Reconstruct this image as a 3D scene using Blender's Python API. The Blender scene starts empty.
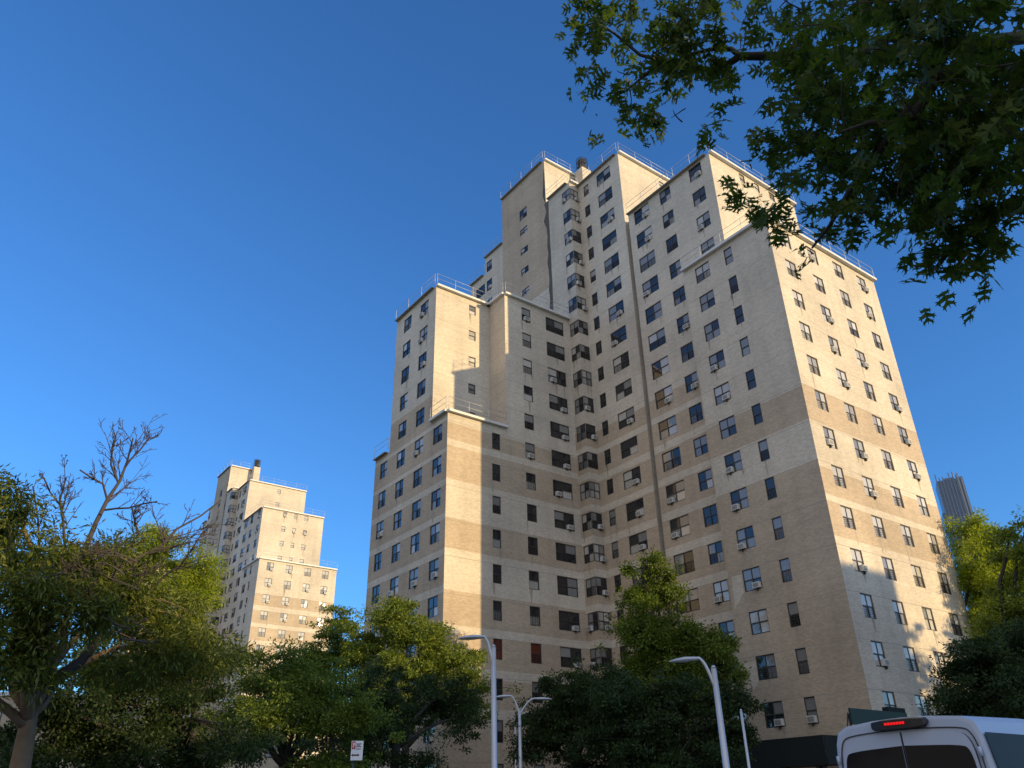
import bpy, math, random
import numpy as np
from mathutils import Vector, Matrix, Euler, noise

random.seed(7)
S = bpy.context.scene
COL = S.collection
R_ = math.radians

# ------------------------------------------------------------------ camera
F_PX, PITCH, ROLL = 793.85, R_(28.304), R_(-1.1257)
cd = bpy.data.cameras.new('Camera'); cam = bpy.data.objects.new('Camera', cd); COL.objects.link(cam)
cd.sensor_fit = 'HORIZONTAL'; cd.sensor_width = 36.0; cd.lens = 36.0 * F_PX / 1024.0
cd.clip_start = 0.05; cd.clip_end = 6000.0
EYE = 1.6
cp, sp = math.cos(PITCH), math.sin(PITCH); cr, sr = math.cos(ROLL), math.sin(ROLL)
rt, up, fw = Vector((1, 0, 0)), Vector((0, -sp, cp)), Vector((0, cp, sp))
cx, cy, cz = cr * rt + sr * up, -sr * rt + cr * up, -fw
CM = Matrix((cx, cy, cz)).transposed()
cam.matrix_world = Matrix.Translation((0, 0, EYE)) @ CM.to_4x4()
S.camera = cam

def at(px, py, d):
    """point on the view line of a pixel, d metres away horizontally"""
    r = CM @ Vector(((px - 512) / F_PX, -(py - 384) / F_PX, -1.0))
    r = r * (d / math.hypot(r.x, r.y))
    return Vector((r.x, r.y, r.z + EYE))

def atr(px, py, rr):
    r = (CM @ Vector(((px - 512) / F_PX, -(py - 384) / F_PX, -1.0))).normalized() * rr
    return Vector((r.x, r.y, r.z + EYE))

def project(p):
    q = CM.transposed() @ (Vector(p) - Vector((0, 0, EYE)))
    if q.z > -0.1: return None
    return (512 + F_PX * q.x / -q.z, 384 - F_PX * q.y / -q.z)

# ------------------------------------------------------------------ grid of the estate
AZ = R_(-53.2426)                       # direction of local +u
CA, SA = math.cos(AZ), math.sin(AZ)
def uw(u, w, z=0.0):                    # estate grid -> world (w runs away from the camera)
    return Vector((u * CA - w * SA, u * SA + w * CA, z))

# ------------------------------------------------------------------ light
SUN_EL = R_(11.2)
sh = (uw(1.0, 0.4545) - uw(0, 0)).normalized()
sun_vec = Vector((sh.x * math.cos(SUN_EL), sh.y * math.cos(SUN_EL), math.sin(SUN_EL)))
W = bpy.data.worlds.new('World'); S.world = W; W.use_nodes = True
nt = W.node_tree
bg = nt.nodes['Background']
sky = nt.nodes.new('ShaderNodeTexSky'); sky.sky_type = 'NISHITA'; sky.sun_disc = False
sky.sun_elevation = SUN_EL; sky.sun_rotation = math.atan2(sh.x, sh.y)
sky.altitude = 0; sky.air_density = 1.0; sky.dust_density = 0.3; sky.ozone_density = 3.0
nt.links.new(sky.outputs[0], bg.inputs[0]); bg.inputs[1].default_value = 0.15
sl = bpy.data.lights.new('Sun', 'SUN'); sl.energy = 3.5; sl.angle = R_(0.53); sl.color = (1.0, 0.72, 0.35)
so = bpy.data.objects.new('Sun', sl); COL.objects.link(so)
so.rotation_euler = (-sun_vec).to_track_quat('-Z', 'Y').to_euler(); so.location = sun_vec * 200
S.view_settings.view_transform = 'Standard'; S.view_settings.look = 'None'
S.view_settings.exposure = 0.62; S.view_settings.gamma = 1.0; S.view_settings.use_curve_mapping = False
# the photograph renders the clear sky a deeper blue than the model does
grade = nt.nodes.new('ShaderNodeMix'); grade.data_type = 'RGBA'; grade.blend_type = 'MULTIPLY'; grade.inputs['Factor'].default_value = 1
grade.inputs['B'].default_value = (0.43, 0.80, 1.18, 1)
nt.links.new(sky.outputs[0], grade.inputs['A'])
# bright fill patch added to the unseen sky behind the camera, lifts shaded walls
tcw = nt.nodes.new('ShaderNodeTexCoord'); dt = nt.nodes.new('ShaderNodeVectorMath'); dt.operation = 'DOT_PRODUCT'
hz = Vector((-0.15, -0.93, 0.33)).normalized(); dt.inputs[1].default_value = hz
nt.links.new(tcw.outputs['Generated'], dt.inputs[0])
mr = nt.nodes.new('ShaderNodeMapRange'); mr.interpolation_type = 'SMOOTHSTEP'
mr.inputs[1].default_value = 0.15; mr.inputs[2].default_value = 0.8; mr.inputs[3].default_value = 0; mr.inputs[4].default_value = 1
nt.links.new(dt.outputs['Value'], mr.inputs[0])
nzw = nt.nodes.new('ShaderNodeTexNoise'); nzw.inputs['Scale'].default_value = 3.5; nzw.inputs['Detail'].default_value = 5
nt.links.new(tcw.outputs['Generated'], nzw.inputs['Vector'])
mw = nt.nodes.new('ShaderNodeMapRange'); mw.inputs[1].default_value = .3; mw.inputs[2].default_value = .7; mw.inputs[3].default_value = .55; mw.inputs[4].default_value = 1
nt.links.new(nzw.outputs['Fac'], mw.inputs[0])
mm_ = nt.nodes.new('ShaderNodeMath'); mm_.operation = 'MULTIPLY'; nt.links.new(mr.outputs[0], mm_.inputs[0]); nt.links.new(mw.outputs[0], mm_.inputs[1])
hx = nt.nodes.new('ShaderNodeMix'); hx.data_type = 'RGBA'; hx.inputs['B'].default_value = (4.5, 4.45, 4.7, 1)
nt.links.new(mm_.outputs[0], hx.inputs['Factor']); nt.links.new(grade.outputs['Result'], hx.inputs['A']); nt.links.new(hx.outputs['Result'], bg.inputs[0])
S.cycles.max_bounces = 6; S.cycles.diffuse_bounces = 3; S.cycles.glossy_bounces = 3
S.cycles.transmission_bounces = 3; S.cycles.transparent_max_bounces = 6

# ------------------------------------------------------------------ materials
def new_mat(name):
    m = bpy.data.materials.new(name); m.use_nodes = True
    return m, m.node_tree, m.node_tree.nodes['Principled BSDF']

def plain(name, col, rough=0.6, metal=0.0, spec=0.5, var=0.12, scale=3.0):
    m, t, p = new_mat(name)
    p.inputs['Roughness'].default_value = rough; p.inputs['Metallic'].default_value = metal
    p.inputs['Specular IOR Level'].default_value = spec
    tc = t.nodes.new('ShaderNodeTexCoord'); nz = t.nodes.new('ShaderNodeTexNoise')
    nz.inputs['Scale'].default_value = scale; nz.inputs['Detail'].default_value = 6
    t.links.new(tc.outputs['Object'], nz.inputs['Vector'])
    mx = t.nodes.new('ShaderNodeMix'); mx.data_type = 'RGBA'
    mx.inputs['A'].default_value = (*[c * (1 - var) for c in col], 1)
    mx.inputs['B'].default_value = (*[min(1, c * (1 + var)) for c in col], 1)
    t.links.new(nz.outputs['Fac'], mx.inputs['Factor']); t.links.new(mx.outputs['Result'], p.inputs['Base Color'])
    return m

def brick(name, col, mortar):
    m, t, p = new_mat(name); N = t.nodes.new; L = t.links.new
    p.inputs['Roughness'].default_value = 0.85; p.inputs['Specular IOR Level'].default_value = 0.25
    uv = N('ShaderNodeUVMap'); uv.uv_map = 'UVMap'
    b = N('ShaderNodeTexBrick'); b.inputs['Scale'].default_value = 1.0
    b.inputs['Brick Width'].default_value = 0.22; b.inputs['Row Height'].default_value = 0.0715
    b.inputs['Mortar Size'].default_value = 0.008; b.inputs['Mortar Smooth'].default_value = 0.3
    b.inputs['Bias'].default_value = 0.0
    b.inputs['Color1'].default_value = (*[c * 0.88 for c in col], 1)
    b.inputs['Color2'].default_value = (*[min(1, c * 1.12) for c in col], 1)
    b.inputs['Mortar'].default_value = (*mortar, 1)
    L(uv.outputs[0], b.inputs['Vector'])
    # long horizontal streaks from the brick courses and patches of repointing
    mp = N('ShaderNodeMapping'); mp.inputs['Scale'].default_value = (0.22, 2.6, 1); L(uv.outputs[0], mp.inputs[0])
    n1 = N('ShaderNodeTexNoise'); n1.inputs['Scale'].default_value = 1.0; n1.inputs['Detail'].default_value = 5; L(mp.outputs[0], n1.inputs['Vector'])
    n2 = N('ShaderNodeTexNoise'); n2.inputs['Scale'].default_value = 0.16; n2.inputs['Detail'].default_value = 5; L(uv.outputs[0], n2.inputs['Vector'])
    mp3 = N('ShaderNodeMapping'); mp3.inputs['Scale'].default_value = (1.1, 0.09, 1); L(uv.outputs[0], mp3.inputs[0])
    n3 = N('ShaderNodeTexNoise'); n3.inputs['Scale'].default_value = 1.0; n3.inputs['Detail'].default_value = 4; L(mp3.outputs[0], n3.inputs['Vector'])
    def rmp(src, a, b_, lo, hi):
        r = N('ShaderNodeMapRange'); r.inputs[1].default_value = a; r.inputs[2].default_value = b_
        r.inputs[3].default_value = lo; r.inputs[4].default_value = hi; L(src, r.inputs[0]); return r.outputs[0]
    def mul(x, y):
        q = N('ShaderNodeMath'); q.operation = 'MULTIPLY'; L(x, q.inputs[0]); L(y, q.inputs[1]); return q.outputs[0]
    f = mul(mul(rmp(n1.outputs['Fac'], .3, .7, .955, 1.04), rmp(n2.outputs['Fac'], .3, .7, .83, 1.12)), rmp(n3.outputs['Fac'], .25, .55, .90, 1.02))
    mx = N('ShaderNodeMix'); mx.data_type = 'RGBA'; mx.blend_type = 'MULTIPLY'; mx.inputs['Factor'].default_value = 1
    L(b.outputs['Color'], mx.inputs['A']); L(f, mx.inputs['B']); L(mx.outputs['Result'], p.inputs['Base Color'])
    bp = N('ShaderNodeBump'); bp.inputs['Strength'].default_value = 0.25; bp.inputs['Distance'].default_value = 0.02
    L(b.outputs['Fac'], bp.inputs['Height']); bp.invert = True; L(bp.outputs[0], p.inputs['Normal'])
    return m

def glass(name, col, ior=1.75, rough=0.02, var=0.3):
    m, t, p = new_mat(name); N = t.nodes.new; L = t.links.new
    g = N('ShaderNodeNewGeometry'); mx = N('ShaderNodeMix'); mx.data_type = 'RGBA'
    mx.inputs['A'].default_value = (*[c * (1 - var) for c in col], 1); mx.inputs['B'].default_value = (*[c * (1 + var) for c in col], 1)
    L(g.outputs['Random Per Island'], mx.inputs['Factor']); L(mx.outputs['Result'], p.inputs['Base Color'])
    p.inputs['Roughness'].default_value = rough; p.inputs['IOR'].default_value = ior
    return m

def leafmat(name, dark, light, trans=0.35, rough=0.5):
    m, t, p = new_mat(name); N = t.nodes.new; L = t.links.new
    g = N('ShaderNodeNewGeometry'); r = N('ShaderNodeValToRGB')
    r.color_ramp.elements[0].color = (*dark, 1); r.color_ramp.elements[1].color = (*light, 1)
    L(g.outputs['Random Per Island'], r.inputs[0]); L(r.outputs[0], p.inputs['Base Color'])
    p.inputs['Roughness'].default_value = rough; p.inputs['Specular IOR Level'].default_value = 0.3
    tr = N('ShaderNodeBsdfTranslucent')
    hs = N('ShaderNodeHueSaturation'); hs.inputs['Saturation'].default_value = 1.1; hs.inputs['Value'].default_value = 1.3
    L(r.outputs[0], hs.inputs['Color']); L(hs.outputs[0], tr.inputs['Color'])
    ms = N('ShaderNodeMixShader'); ms.inputs[0].default_value = trans
    L(p.outputs[0], ms.inputs[1]); L(tr.outputs[0], ms.inputs[2]); L(ms.outputs[0], t.nodes['Material Output'].inputs[0])
    return m

M = {}
M['light'] = brick('brick_light', (0.59, 0.53, 0.435), (0.45, 0.41, 0.35))
M['tan'] = brick('brick_tan', (0.475, 0.385, 0.285), (0.36, 0.31, 0.245))
M['joint'] = plain('joint_stone', (0.32, 0.285, 0.24), 0.9)
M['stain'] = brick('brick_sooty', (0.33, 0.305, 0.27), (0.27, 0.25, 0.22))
M['streak'] = brick('brick_water_stained', (0.40, 0.345, 0.275), (0.33, 0.29, 0.24))
M['soot'] = plain('soot_stained_brick', (0.10, 0.095, 0.088), 0.95, var=.5, scale=1.2)
M['base'] = plain('base_brick', (0.05, 0.05, 0.05), 0.9)
M['coping'] = plain('coping_metal', (0.62, 0.62, 0.61), 0.55, var=.22, scale=1.3)
M['flashing'] = plain('edge_flashing', (0.30, 0.28, 0.25), .7)
M['rail'] = plain('galvanised_pipe', (0.55, 0.55, 0.54), 0.45, 0.3)
M['roof'] = plain('roof_membrane', (0.28, 0.28, 0.28), 0.9)
M['frame'] = plain('bronze_frame', (0.042, 0.036, 0.032), 0.5)
M['g_dark'] = glass('glass_dark_room', (0.018, 0.02, 0.024), 1.62)
M['g_blind'] = glass('glass_over_blind', (0.20, 0.20, 0.195), 1.7)
M['g_curtain'] = glass('glass_over_curtain', (0.42, 0.40, 0.36), 1.7)
M['g_pale'] = glass('glass_pale_blind_and_reflection', (0.46, 0.455, 0.43), 1.6, .04)  # blinds plus the pale sky reflection, both put into the pane colour
M['g_red'] = glass('glass_over_red_curtain', (0.13, 0.035, 0.022), 1.5)
M['ac'] = plain('ac_case', (0.62, 0.61, 0.58), 0.5)
M['ac_grille'] = plain('ac_grille', (0.16, 0.16, 0.16), 0.6)
M['darkmetal'] = plain('dark_metal', (0.06, 0.055, 0.05), 0.5, 0.4)
M['lamp'] = plain('lamp_aluminium', (0.50, 0.52, 0.55), 0.42, 0.35)
M['bark'] = plain('bark', (0.17, 0.118, 0.072), 0.9, var=0.45, scale=9)
M['bark_dark'] = plain('bark_dark', (0.040, 0.034, 0.029), 0.9, var=0.4, scale=9)
M['bark_grey'] = plain('dead_wood', (0.055, 0.045, 0.040), 0.9, var=0.35, scale=6)

# ------------------------------------------------------------------ object helpers
def tag(o, label=None, cat=None, group=None, kind=None):
    for k, v in (('label', label), ('category', cat), ('group', group), ('kind', kind)):
        if v: o[k] = v
    return o

def empty(name, loc=(0, 0, 0), rz=0.0):
    o = bpy.data.objects.new(name, None); COL.objects.link(o)
    o.location = loc; o.rotation_euler = (0, 0, rz); o.empty_display_size = 0.3
    return o

class MB:
    """collects quads, boxes and tubes; build() links them as one mesh object"""
    def __init__(s): s.v = []; s.f = []; s.m = []; s.uv = []; s.mats = []; s.smooth = []
    def mi(s, mat):
        if mat not in s.mats: s.mats.append(mat)
        return s.mats.index(mat)
    def face(s, pts, mat, uv=None, smooth=False):
        n = len(s.v); s.v += [tuple(p) for p in pts]; s.f.append(tuple(range(n, n + len(pts))))
        s.m.append(s.mi(mat)); s.uv.append(uv or [(0, 0)] * len(pts)); s.smooth.append(smooth)
    def box(s, lo, hi, mat, xf=None):
        x0, y0, z0 = lo; x1, y1, z1 = hi
        P = [Vector(p) for p in ((x0,y0,z0),(x1,y0,z0),(x1,y1,z0),(x0,y1,z0),(x0,y0,z1),(x1,y0,z1),(x1,y1,z1),(x0,y1,z1))]
        if xf: P = [xf @ p for p in P]
        for q, ax in (((3,2,1,0),2),((4,5,6,7),2),((0,1,5,4),1),((2,3,7,6),1),((1,2,6,5),0),((3,0,4,7),0)):
            pts = [P[i] for i in q]
            uv = [((p.x + p.y), p.z) if ax != 2 else (p.x, p.y) for p in pts]
            s.face(pts, mat, uv)
    def tube(s, path, rad, mat, n=6, caps=True):
        path = [Vector(p) for p in path]
        if not hasattr(rad, '__len__'): rad = [rad] * len(path)
        base = len(s.v); pn = None
        for i, p in enumerate(path):
            d = (path[min(i + 1, len(path) - 1)] - path[max(i - 1, 0)])
            d = d.normalized() if d.length > 1e-9 else Vector((0, 0, 1))
            if pn is None:
                a = Vector((1, 0, 0)) if abs(d.x) < .8 else Vector((0, 1, 0)); pn = d.cross(a).normalized()
            else:
                pn = (pn - d * pn.dot(d)); pn = pn.normalized() if pn.length > 1e-6 else d.orthogonal().normalized()
            b = d.cross(pn)
            for k in range(n):
                t = 2 * math.pi * k / n
                s.v.append(tuple(p + (pn * math.cos(t) + b * math.sin(t)) * rad[i]))
        mi = s.mi(mat)
        for i in range(len(path) - 1):
            for k in range(n):
                a = base + i * n + k; b2 = base + i * n + (k + 1) % n
                s.f.append((a, b2, b2 + n, a + n)); s.m.append(mi); s.uv.append([(0, 0)] * 4); s.smooth.append(True)
        if caps:
            e = base + (len(path) - 1) * n
            s.f.append(tuple(range(base + n - 1, base - 1, -1))); s.m.append(mi); s.uv.append([(0, 0)] * n); s.smooth.append(False)
            s.f.append(tuple(range(e, e + n))); s.m.append(mi); s.uv.append([(0, 0)] * n); s.smooth.append(False)
    def add(s, o, xf):
        n = len(s.v); s.v += [tuple(xf @ Vector(p)) for p in o.v]
        for f, m, uv, sm in zip(o.f, o.m, o.uv, o.smooth):
            s.f.append(tuple(i + n for i in f)); s.m.append(s.mi(o.mats[m])); s.uv.append(uv); s.smooth.append(sm)
    def mesh(s, name):
        me = bpy.data.meshes.new(name); me.from_pydata(s.v, [], s.f)
        for m in s.mats: me.materials.append(m)
        me.polygons.foreach_set('material_index', s.m); me.polygons.foreach_set('use_smooth', s.smooth)
        ul = me.uv_layers.new(name='UVMap')
        ul.data.foreach_set('uv', [c for q in s.uv for p in q for c in p])
        me.update(); return me
    def build(s, name, parent=None, loc=(0, 0, 0), rz=0.0):
        return link(name, s.mesh(name), parent, loc, rz)

def link(name, me, parent=None, loc=(0, 0, 0), rz=0.0):
    o = bpy.data.objects.new(name, me); COL.objects.link(o); o.parent = parent
    o.location = loc; o.rotation_euler = (0, 0, rz)
    return o

# ------------------------------------------------------------------ ground
GZ = AZ
def slab(name, u0, u1, w0, w1, z0, z1, mat):
    b = MB(); b.box((u0, w0, z0), (u1, w1, z1), mat); o = b.build(name, None, (0, 0, 0), GZ)
    return tag(o, kind='structure')
M['soil'] = plain('ground_soil_grass', (0.06, 0.075, 0.03), 0.95, var=0.5, scale=0.6)
M['asphalt'] = plain('asphalt', (0.05, 0.05, 0.052), 0.85, var=0.3, scale=2.0)
M['concrete'] = plain('concrete_paving', (0.30, 0.29, 0.27), 0.9, var=0.2, scale=1.2)
M['paint'] = plain('road_paint', (0.75, 0.74, 0.70), 0.7)
g = MB(); g.face([(-2500, -2500, -.16), (2500, -2500, -.16), (2500, 2500, -.16), (-2500, 2500, -.16)], M['soil'])
tag(g.build('ground'), kind='structure')
slab('road', -13.0, -1.6, -150, 400, -.6, -.12, M['asphalt'])
slab('sidewalk', -17.5, -13.0, -150, 400, -.6, 0.0, M['concrete'])
slab('sidewalk', -1.6, 3.0, -150, 400, -.6, 0.0, M['concrete'])
mk = MB()
for i in range(-20, 60):
    mk.face([(-7.4, i * 6, -.116), (-7.25, i * 6, -.116), (-7.25, i * 6 + 3, -.116), (-7.4, i * 6 + 3, -.116)], M['paint'])
tag(mk.build('road_markings', None, (0, 0, 0), GZ), kind='structure')

# ------------------------------------------------------------------ towers
H0, FL = 7.03, 2.648                    # head of window row 0 and storey height
def zk(k): return H0 + FL * k

win_cache = {}
def window_variant(w, h, kind, var):
    """frame, pane, guard and air conditioner meshes for one window; x along the wall, -y outside, z from the sill"""
    key = (round(w, 2), round(h, 2), kind, var)
    if key in win_cache: return win_cache[key]
    rg = random.Random(hash(key) & 0xffff if False else int(w * 100) * 31 + int(h * 100) * 7 + var * 1013)
    fr, pn, gd, ac = MB(), MB(), MB(), MB()
    t = 0.055; hw = w / 2
    fr.box((-hw, -.035, 0), (hw, .04, t * 1.2), M['frame']); fr.box((-hw, -.035, h - t), (hw, .04, h), M['frame'])
    fr.box((-hw, -.035, t), (-hw + t, .04, h - t), M['frame']); fr.box((hw - t, -.035, t), (hw, .04, h - t), M['frame'])
    n = 2 if kind == 'double' else 1
    bw = (w - t) / n
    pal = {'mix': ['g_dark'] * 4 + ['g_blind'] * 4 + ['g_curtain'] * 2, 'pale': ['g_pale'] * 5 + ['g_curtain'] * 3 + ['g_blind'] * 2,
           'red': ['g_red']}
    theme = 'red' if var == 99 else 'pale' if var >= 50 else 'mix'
    for i in range(n):
        x0 = -hw + t + bw * i; x1 = x0 + bw - t
        if i: fr.box((x0 - t, -.04, t), (x0, .035, h - t), M['frame'])
        mid = h * 0.5
        fr.box((x0, -.03, mid - .03), (x1, .03, mid + .03), M['frame'])
        m_up = rg.choice(pal[theme]); m_lo = m_up if rg.random() < .35 else rg.choice(pal[theme] if theme == 'pale' else pal[theme] + ['g_dark'] * 4)
        if theme == 'red': m_lo = 'g_red'
        for (za, zb, y, mm) in ((mid, h - t, -.005, m_up), (t, mid, .02, m_lo)):
            a, b_ = rg.uniform(-.006, .006), rg.uniform(-.006, .006)
            pn.face([(x0, y + a, za), (x1, y + b_, za), (x1, y + b_ * .3, zb), (x0, y - a, zb)], M[mm])
    # window guard: bars over the lower sash
    for j in range(5):
        z = t + (h * .46 - t) * (j + .5) / 5
        gd.box((-hw + t, -.085, z - .011), (hw - t, -.065, z + .011), M['frame'])
    for i in range(1, 4):
        x = -hw + w * i / 4; gd.box((x - .01, -.083, t), (x + .01, -.067, h * .46), M['frame'])
    # air conditioner under the lower sash
    aw = min(.52, bw - .1); axx = (-hw + t + bw * (0 if rg.random() < .5 or n == 1 else 1)) + (bw - t) / 2
    ax0, ax1 = axx - aw / 2, axx + aw / 2
    ac.box((ax0, -.27, t + .01), (ax1, .0, t + .37), M['ac'])
    ac.box((ax0 + .05, -.282, t + .06), (ax1 - .05, -.271, t + .32), M['ac_grille'])
    for j in range(4): ac.box((ax0 + .05, -.29, t + .09 + .06 * j), (ax1 - .05, -.283, t + .102 + .06 * j), M['ac'])
    ac.box((axx - .025, -.22, t - .16), (axx + .03, -.10, t + .005), M['darkmetal'])
    win_cache[key] = (fr, pn, gd, ac, {})
    return win_cache[key]

def wmesh(ent, which):
    d = ent[4]
    if which not in d: d[which] = ent[['f', 'p', 'g', 'a'].index(which)].mesh({'f': 'window', 'p': 'pane', 'g': 'window_guard', 'a': 'air_conditioner'}[which])
    return d[which]

REC = 0.08                               # windows sit this far behind the wall face
class Tower:
    def __init__(s, root, xf, seed):
        s.root = root; s.xf = xf; s.wall = MB(); s.roofs = MB(); s.wins = []; s.rg = random.Random(seed)
    def facade(s, axis, c, a0, a1, z0, z1, wins=(), bands='A', joints=True, zbase=None):
        """axis 'u': plane u=c facing +u, along w.  axis 'w': plane w=c facing -w, along u."""
        hole = []; flush = set()
        for (wa0, wa1, k, h, kind, theme, acp) in wins:
            zt = zk(k); zb = zt - h
            if zb < z0 - .01 or zt > z1: continue
            hole.append((wa0, wa1, zb, zt)); flush.update([hole[-1]] if kind == 'corner' else []); s.wins.append((axis, c, wa0, wa1, zb, zt, kind, theme, acp))
        def P(a, z, d=0.0):
            return (c - d, a, z) if axis == 'u' else (a, c + d, z)
        lay = band_layers(bands, z0, z1, joints)
        zc = sorted({round(z, 4) for l in lay for z in l[:2]} | {round(z, 4) for h_ in hole for z in h_[2:]})
        ac_ = sorted({round(a0, 4), round(a1, 4)} | {round(x, 4) for h_ in hole for x in h_[:2]})
        for i in range(len(zc) - 1):
            zm = (zc[i] + zc[i + 1]) / 2
            mat = next((m for (b0, b1, m) in lay if b0 - 1e-6 <= zm <= b1 + 1e-6), 'light')
            run = None
            for j in range(len(ac_) - 1):
                am = (ac_[j] + ac_[j + 1]) / 2
                inside = any(h_[0] < am < h_[1] and h_[2] < zm < h_[3] for h_ in hole)
                if not inside:
                    if run is None: run = ac_[j]
                if inside or j == len(ac_) - 2:
                    if run is not None:
                        e = ac_[j] if inside else ac_[j + 1]
                        q = [P(run, zc[i]), P(e, zc[i]), P(e, zc[i + 1]), P(run, zc[i + 1])]
                        s.wall.face(q, M[mat], [(run, zc[i]), (e, zc[i]), (e, zc[i + 1]), (run, zc[i + 1])])
                        run = None
        for (x0, x1, zb, zt) in hole:
            for _ in range(2):
                if s.rg.random() < .34 and zb - z0 > 1.6:
                    xc = s.rg.uniform(x0, x1); w_ = s.rg.uniform(.05, .16); L_ = s.rg.uniform(.35, 1.15)
                    s.wall.face([P(xc - w_, zb - .01, -.003), P(xc + w_, zb - .01, -.003), P(xc + w_ * .45, zb - L_, -.003), P(xc - w_ * .3, zb - L_, -.003)], M['streak'], [(xc, zb), (xc + .2, zb), (xc + .2, zb - 1), (xc, zb - 1)])
            d = REC + .06 if (x0, x1, zb, zt) not in flush else .06
            for q in ([P(x0, zb), P(x1, zb), P(x1, zb, d), P(x0, zb, d)], [P(x0, zt), P(x0, zt, d), P(x1, zt, d), P(x1, zt)],
                      [P(x0, zb), P(x0, zb, d), P(x0, zt, d), P(x0, zt)], [P(x1, zb), P(x1, zt), P(x1, zt, d), P(x1, zb, d)]):
                s.wall.face(q, M['tan'], [(p[0] + p[1], p[2]) for p in q])
    def rect_roof(s, u0, u1, w0, w1, z):
        b = MB(); b.face([(u0, w0, z), (u1, w0, z), (u1, w1, z), (u0, w1, z)], M['roof']); b.build('roof', s.root)
    def back(s, axis, c, a0, a1, z0, z1, bands='A'):
        s.facade(axis, c, a0, a1, z0, z1, (), bands)
    def coping(s, pts, z, hgt=.20, rail=True, thin=()):
        """stone coping and pipe railing along a roof edge, pts in (u, w)"""
        cb = MB()
        for si, (p, q) in enumerate(zip(pts[:-1], pts[1:])):
            p, q = Vector((*p, 0)), Vector((*q, 0)); d = (q - p).normalized(); n = Vector((-d.y, d.x, 0)); L_ = (q - p).length
            xf = Matrix(((d.x, n.x, 0, p.x), (d.y, n.y, 0, p.y), (0, 0, 1, z), (0, 0, 0, 1)))
            cb.box((-.02 if si not in thin else .0, -.30, 0), (L_ + .02 if si not in thin else L_ - .32, .025 if si not in thin else .012, hgt if si not in thin else .07), M['coping' if si not in thin else 'flashing'], xf)
        cb.build('coping', s.root)
        if not rail: return
        rb = MB(); zt = z + hgt
        for (p, q) in zip(pts[:-1], pts[1:]):
            p, q = Vector((*p, 0)), Vector((*q, 0)); L_ = (q - p).length; n = max(1, round(L_ / 2.1)); d = (q - p).normalized(); nn = Vector((-d.y, d.x, 0)) * -.16
            for i in range(n + 1):
                b = p + d * (L_ * i / n) + nn
                rb.tube([b + Vector((0, 0, zt - .02)), b + Vector((0, 0, zt + 1.1))], .020, M['rail'], 5)
            for hh in (.58, 1.08):
                rb.tube([p + nn + Vector((0, 0, zt + hh)), q + nn + Vector((0, 0, zt + hh))], .017, M['rail'], 5)
        rb.build('roof_railing', s.root)
    def finish(s, top=100):
        s.wall.build('wall', s.root)
        it = []
        for wn in s.wins:
            axis, c, a0, a1, zb, zt, kind, theme, acp = wn
            rec = .045 if kind == 'corner' else REC; kind = 'double' if kind == 'corner' else kind
            if axis == 'u': loc = Vector((c - rec, (a0 + a1) / 2, zb)); rz = math.pi / 2; C4 = [(c, a0, zb), (c, a1, zb), (c, a1, zt), (c, a0, zt)]
            else: loc = Vector(((a0 + a1) / 2, c + rec, zb)); rz = 0.0; C4 = [(a0, c, zb), (a1, c, zb), (a1, c, zt), (a0, c, zt)]
            pr = [project(s.xf @ Vector(p)) for p in C4]
            if any(p is None for p in pr): area = 0
            else:
                area = abs(sum(pr[i][0] * pr[(i + 1) % 4][1] - pr[(i + 1) % 4][0] * pr[i][1] for i in range(4))) / 2
                mx = sum(p[0] for p in pr) / 4; my = sum(p[1] for p in pr) / 4
                if not (0 < mx < 1024 and 0 < my < 768): area = 0
                if my > s.hide(mx): area *= 0.02
            it.append((area, loc, rz, a1 - a0, zt - zb, kind, theme, acp))
        it.sort(key=lambda x: -x[0])
        rest = MB(); racs = 0
        for i, (area, loc, rz, w, h, kind, theme, acp) in enumerate(it):
            var = s.rg.randrange(9) + (50 if theme == 'pale' else 0)
            if theme == 'red': var = 99
            ent = window_variant(w, h, kind, var)
            has_ac = s.rg.random() < acp; guard = s.rg.random() < (.85 if theme == 'pale' else .5) and not has_ac and h > 1.2
            if i < top and area > 0:
                o = link('window', wmesh(ent, 'f'), s.root, loc, rz)
                link('pane', wmesh(ent, 'p'), o)
                if has_ac: link('air_conditioner', wmesh(ent, 'a'), o)
                if guard: link('window_guard', wmesh(ent, 'g'), o)
            else:
                xf = Matrix.Translation(loc) @ Matrix.Rotation(rz, 4, 'Z')
                rest.add(ent[0], xf); rest.add(ent[1], xf)
                if guard: rest.add(ent[2], xf)
                if has_ac:
                    if area > 0 and racs < 100: racs += 1; link('air_conditioner', wmesh(ent, 'a'), s.root, loc, rz)
                    else: rest.add(ent[3], xf)
        if rest.v: tag(rest.build('window', s.root), kind='stuff')

BANDS = {                                # (row k from, row k to) laid in the darker tan brick
 'A': [(-9, -.05), (0.25, .95), (1.2, 2.0), (2.22, 3.1), (4.22, 5.07), (6.2, 7.22), (7.42, 7.95)],
 'W2': [(-9, 3.95), (3.95, 5.0), (6.06, 6.95)],
 'W1': [(-9, .98), (1.2, 2.0), (2.22, 3.0), (3.22, 4.0), (4.24, 5.02), (5.25, 6.05), (6.25, 7.08), (7.3, 8.0), (8.2, 8.8)],
 'E': [(3.2, 4.0), (4.18, 4.85), (6.05, 7.03)],
 'L': [(-9, .95), (1.2, 2.0), (2.2, 3.0), (3.22, 4.0), (4.2, 5.0), (5.2, 6.0), (6.2, 7.0), (7.14, 8.0), (8.14, 9.2)],
 'T': [(15.2, 40)], 'N': [], 'ALL': [(-9, 40)], 'E2': [(-9, 1.0), (1.25, 2.0), (2.25, 3.0), (3.25, 4.0), (4.25, 5.0), (5.25, 6.0), (6.25, 7.0), (7.25, 8.0), (8.25, 9.0), (9.3, 10.0)]}
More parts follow.
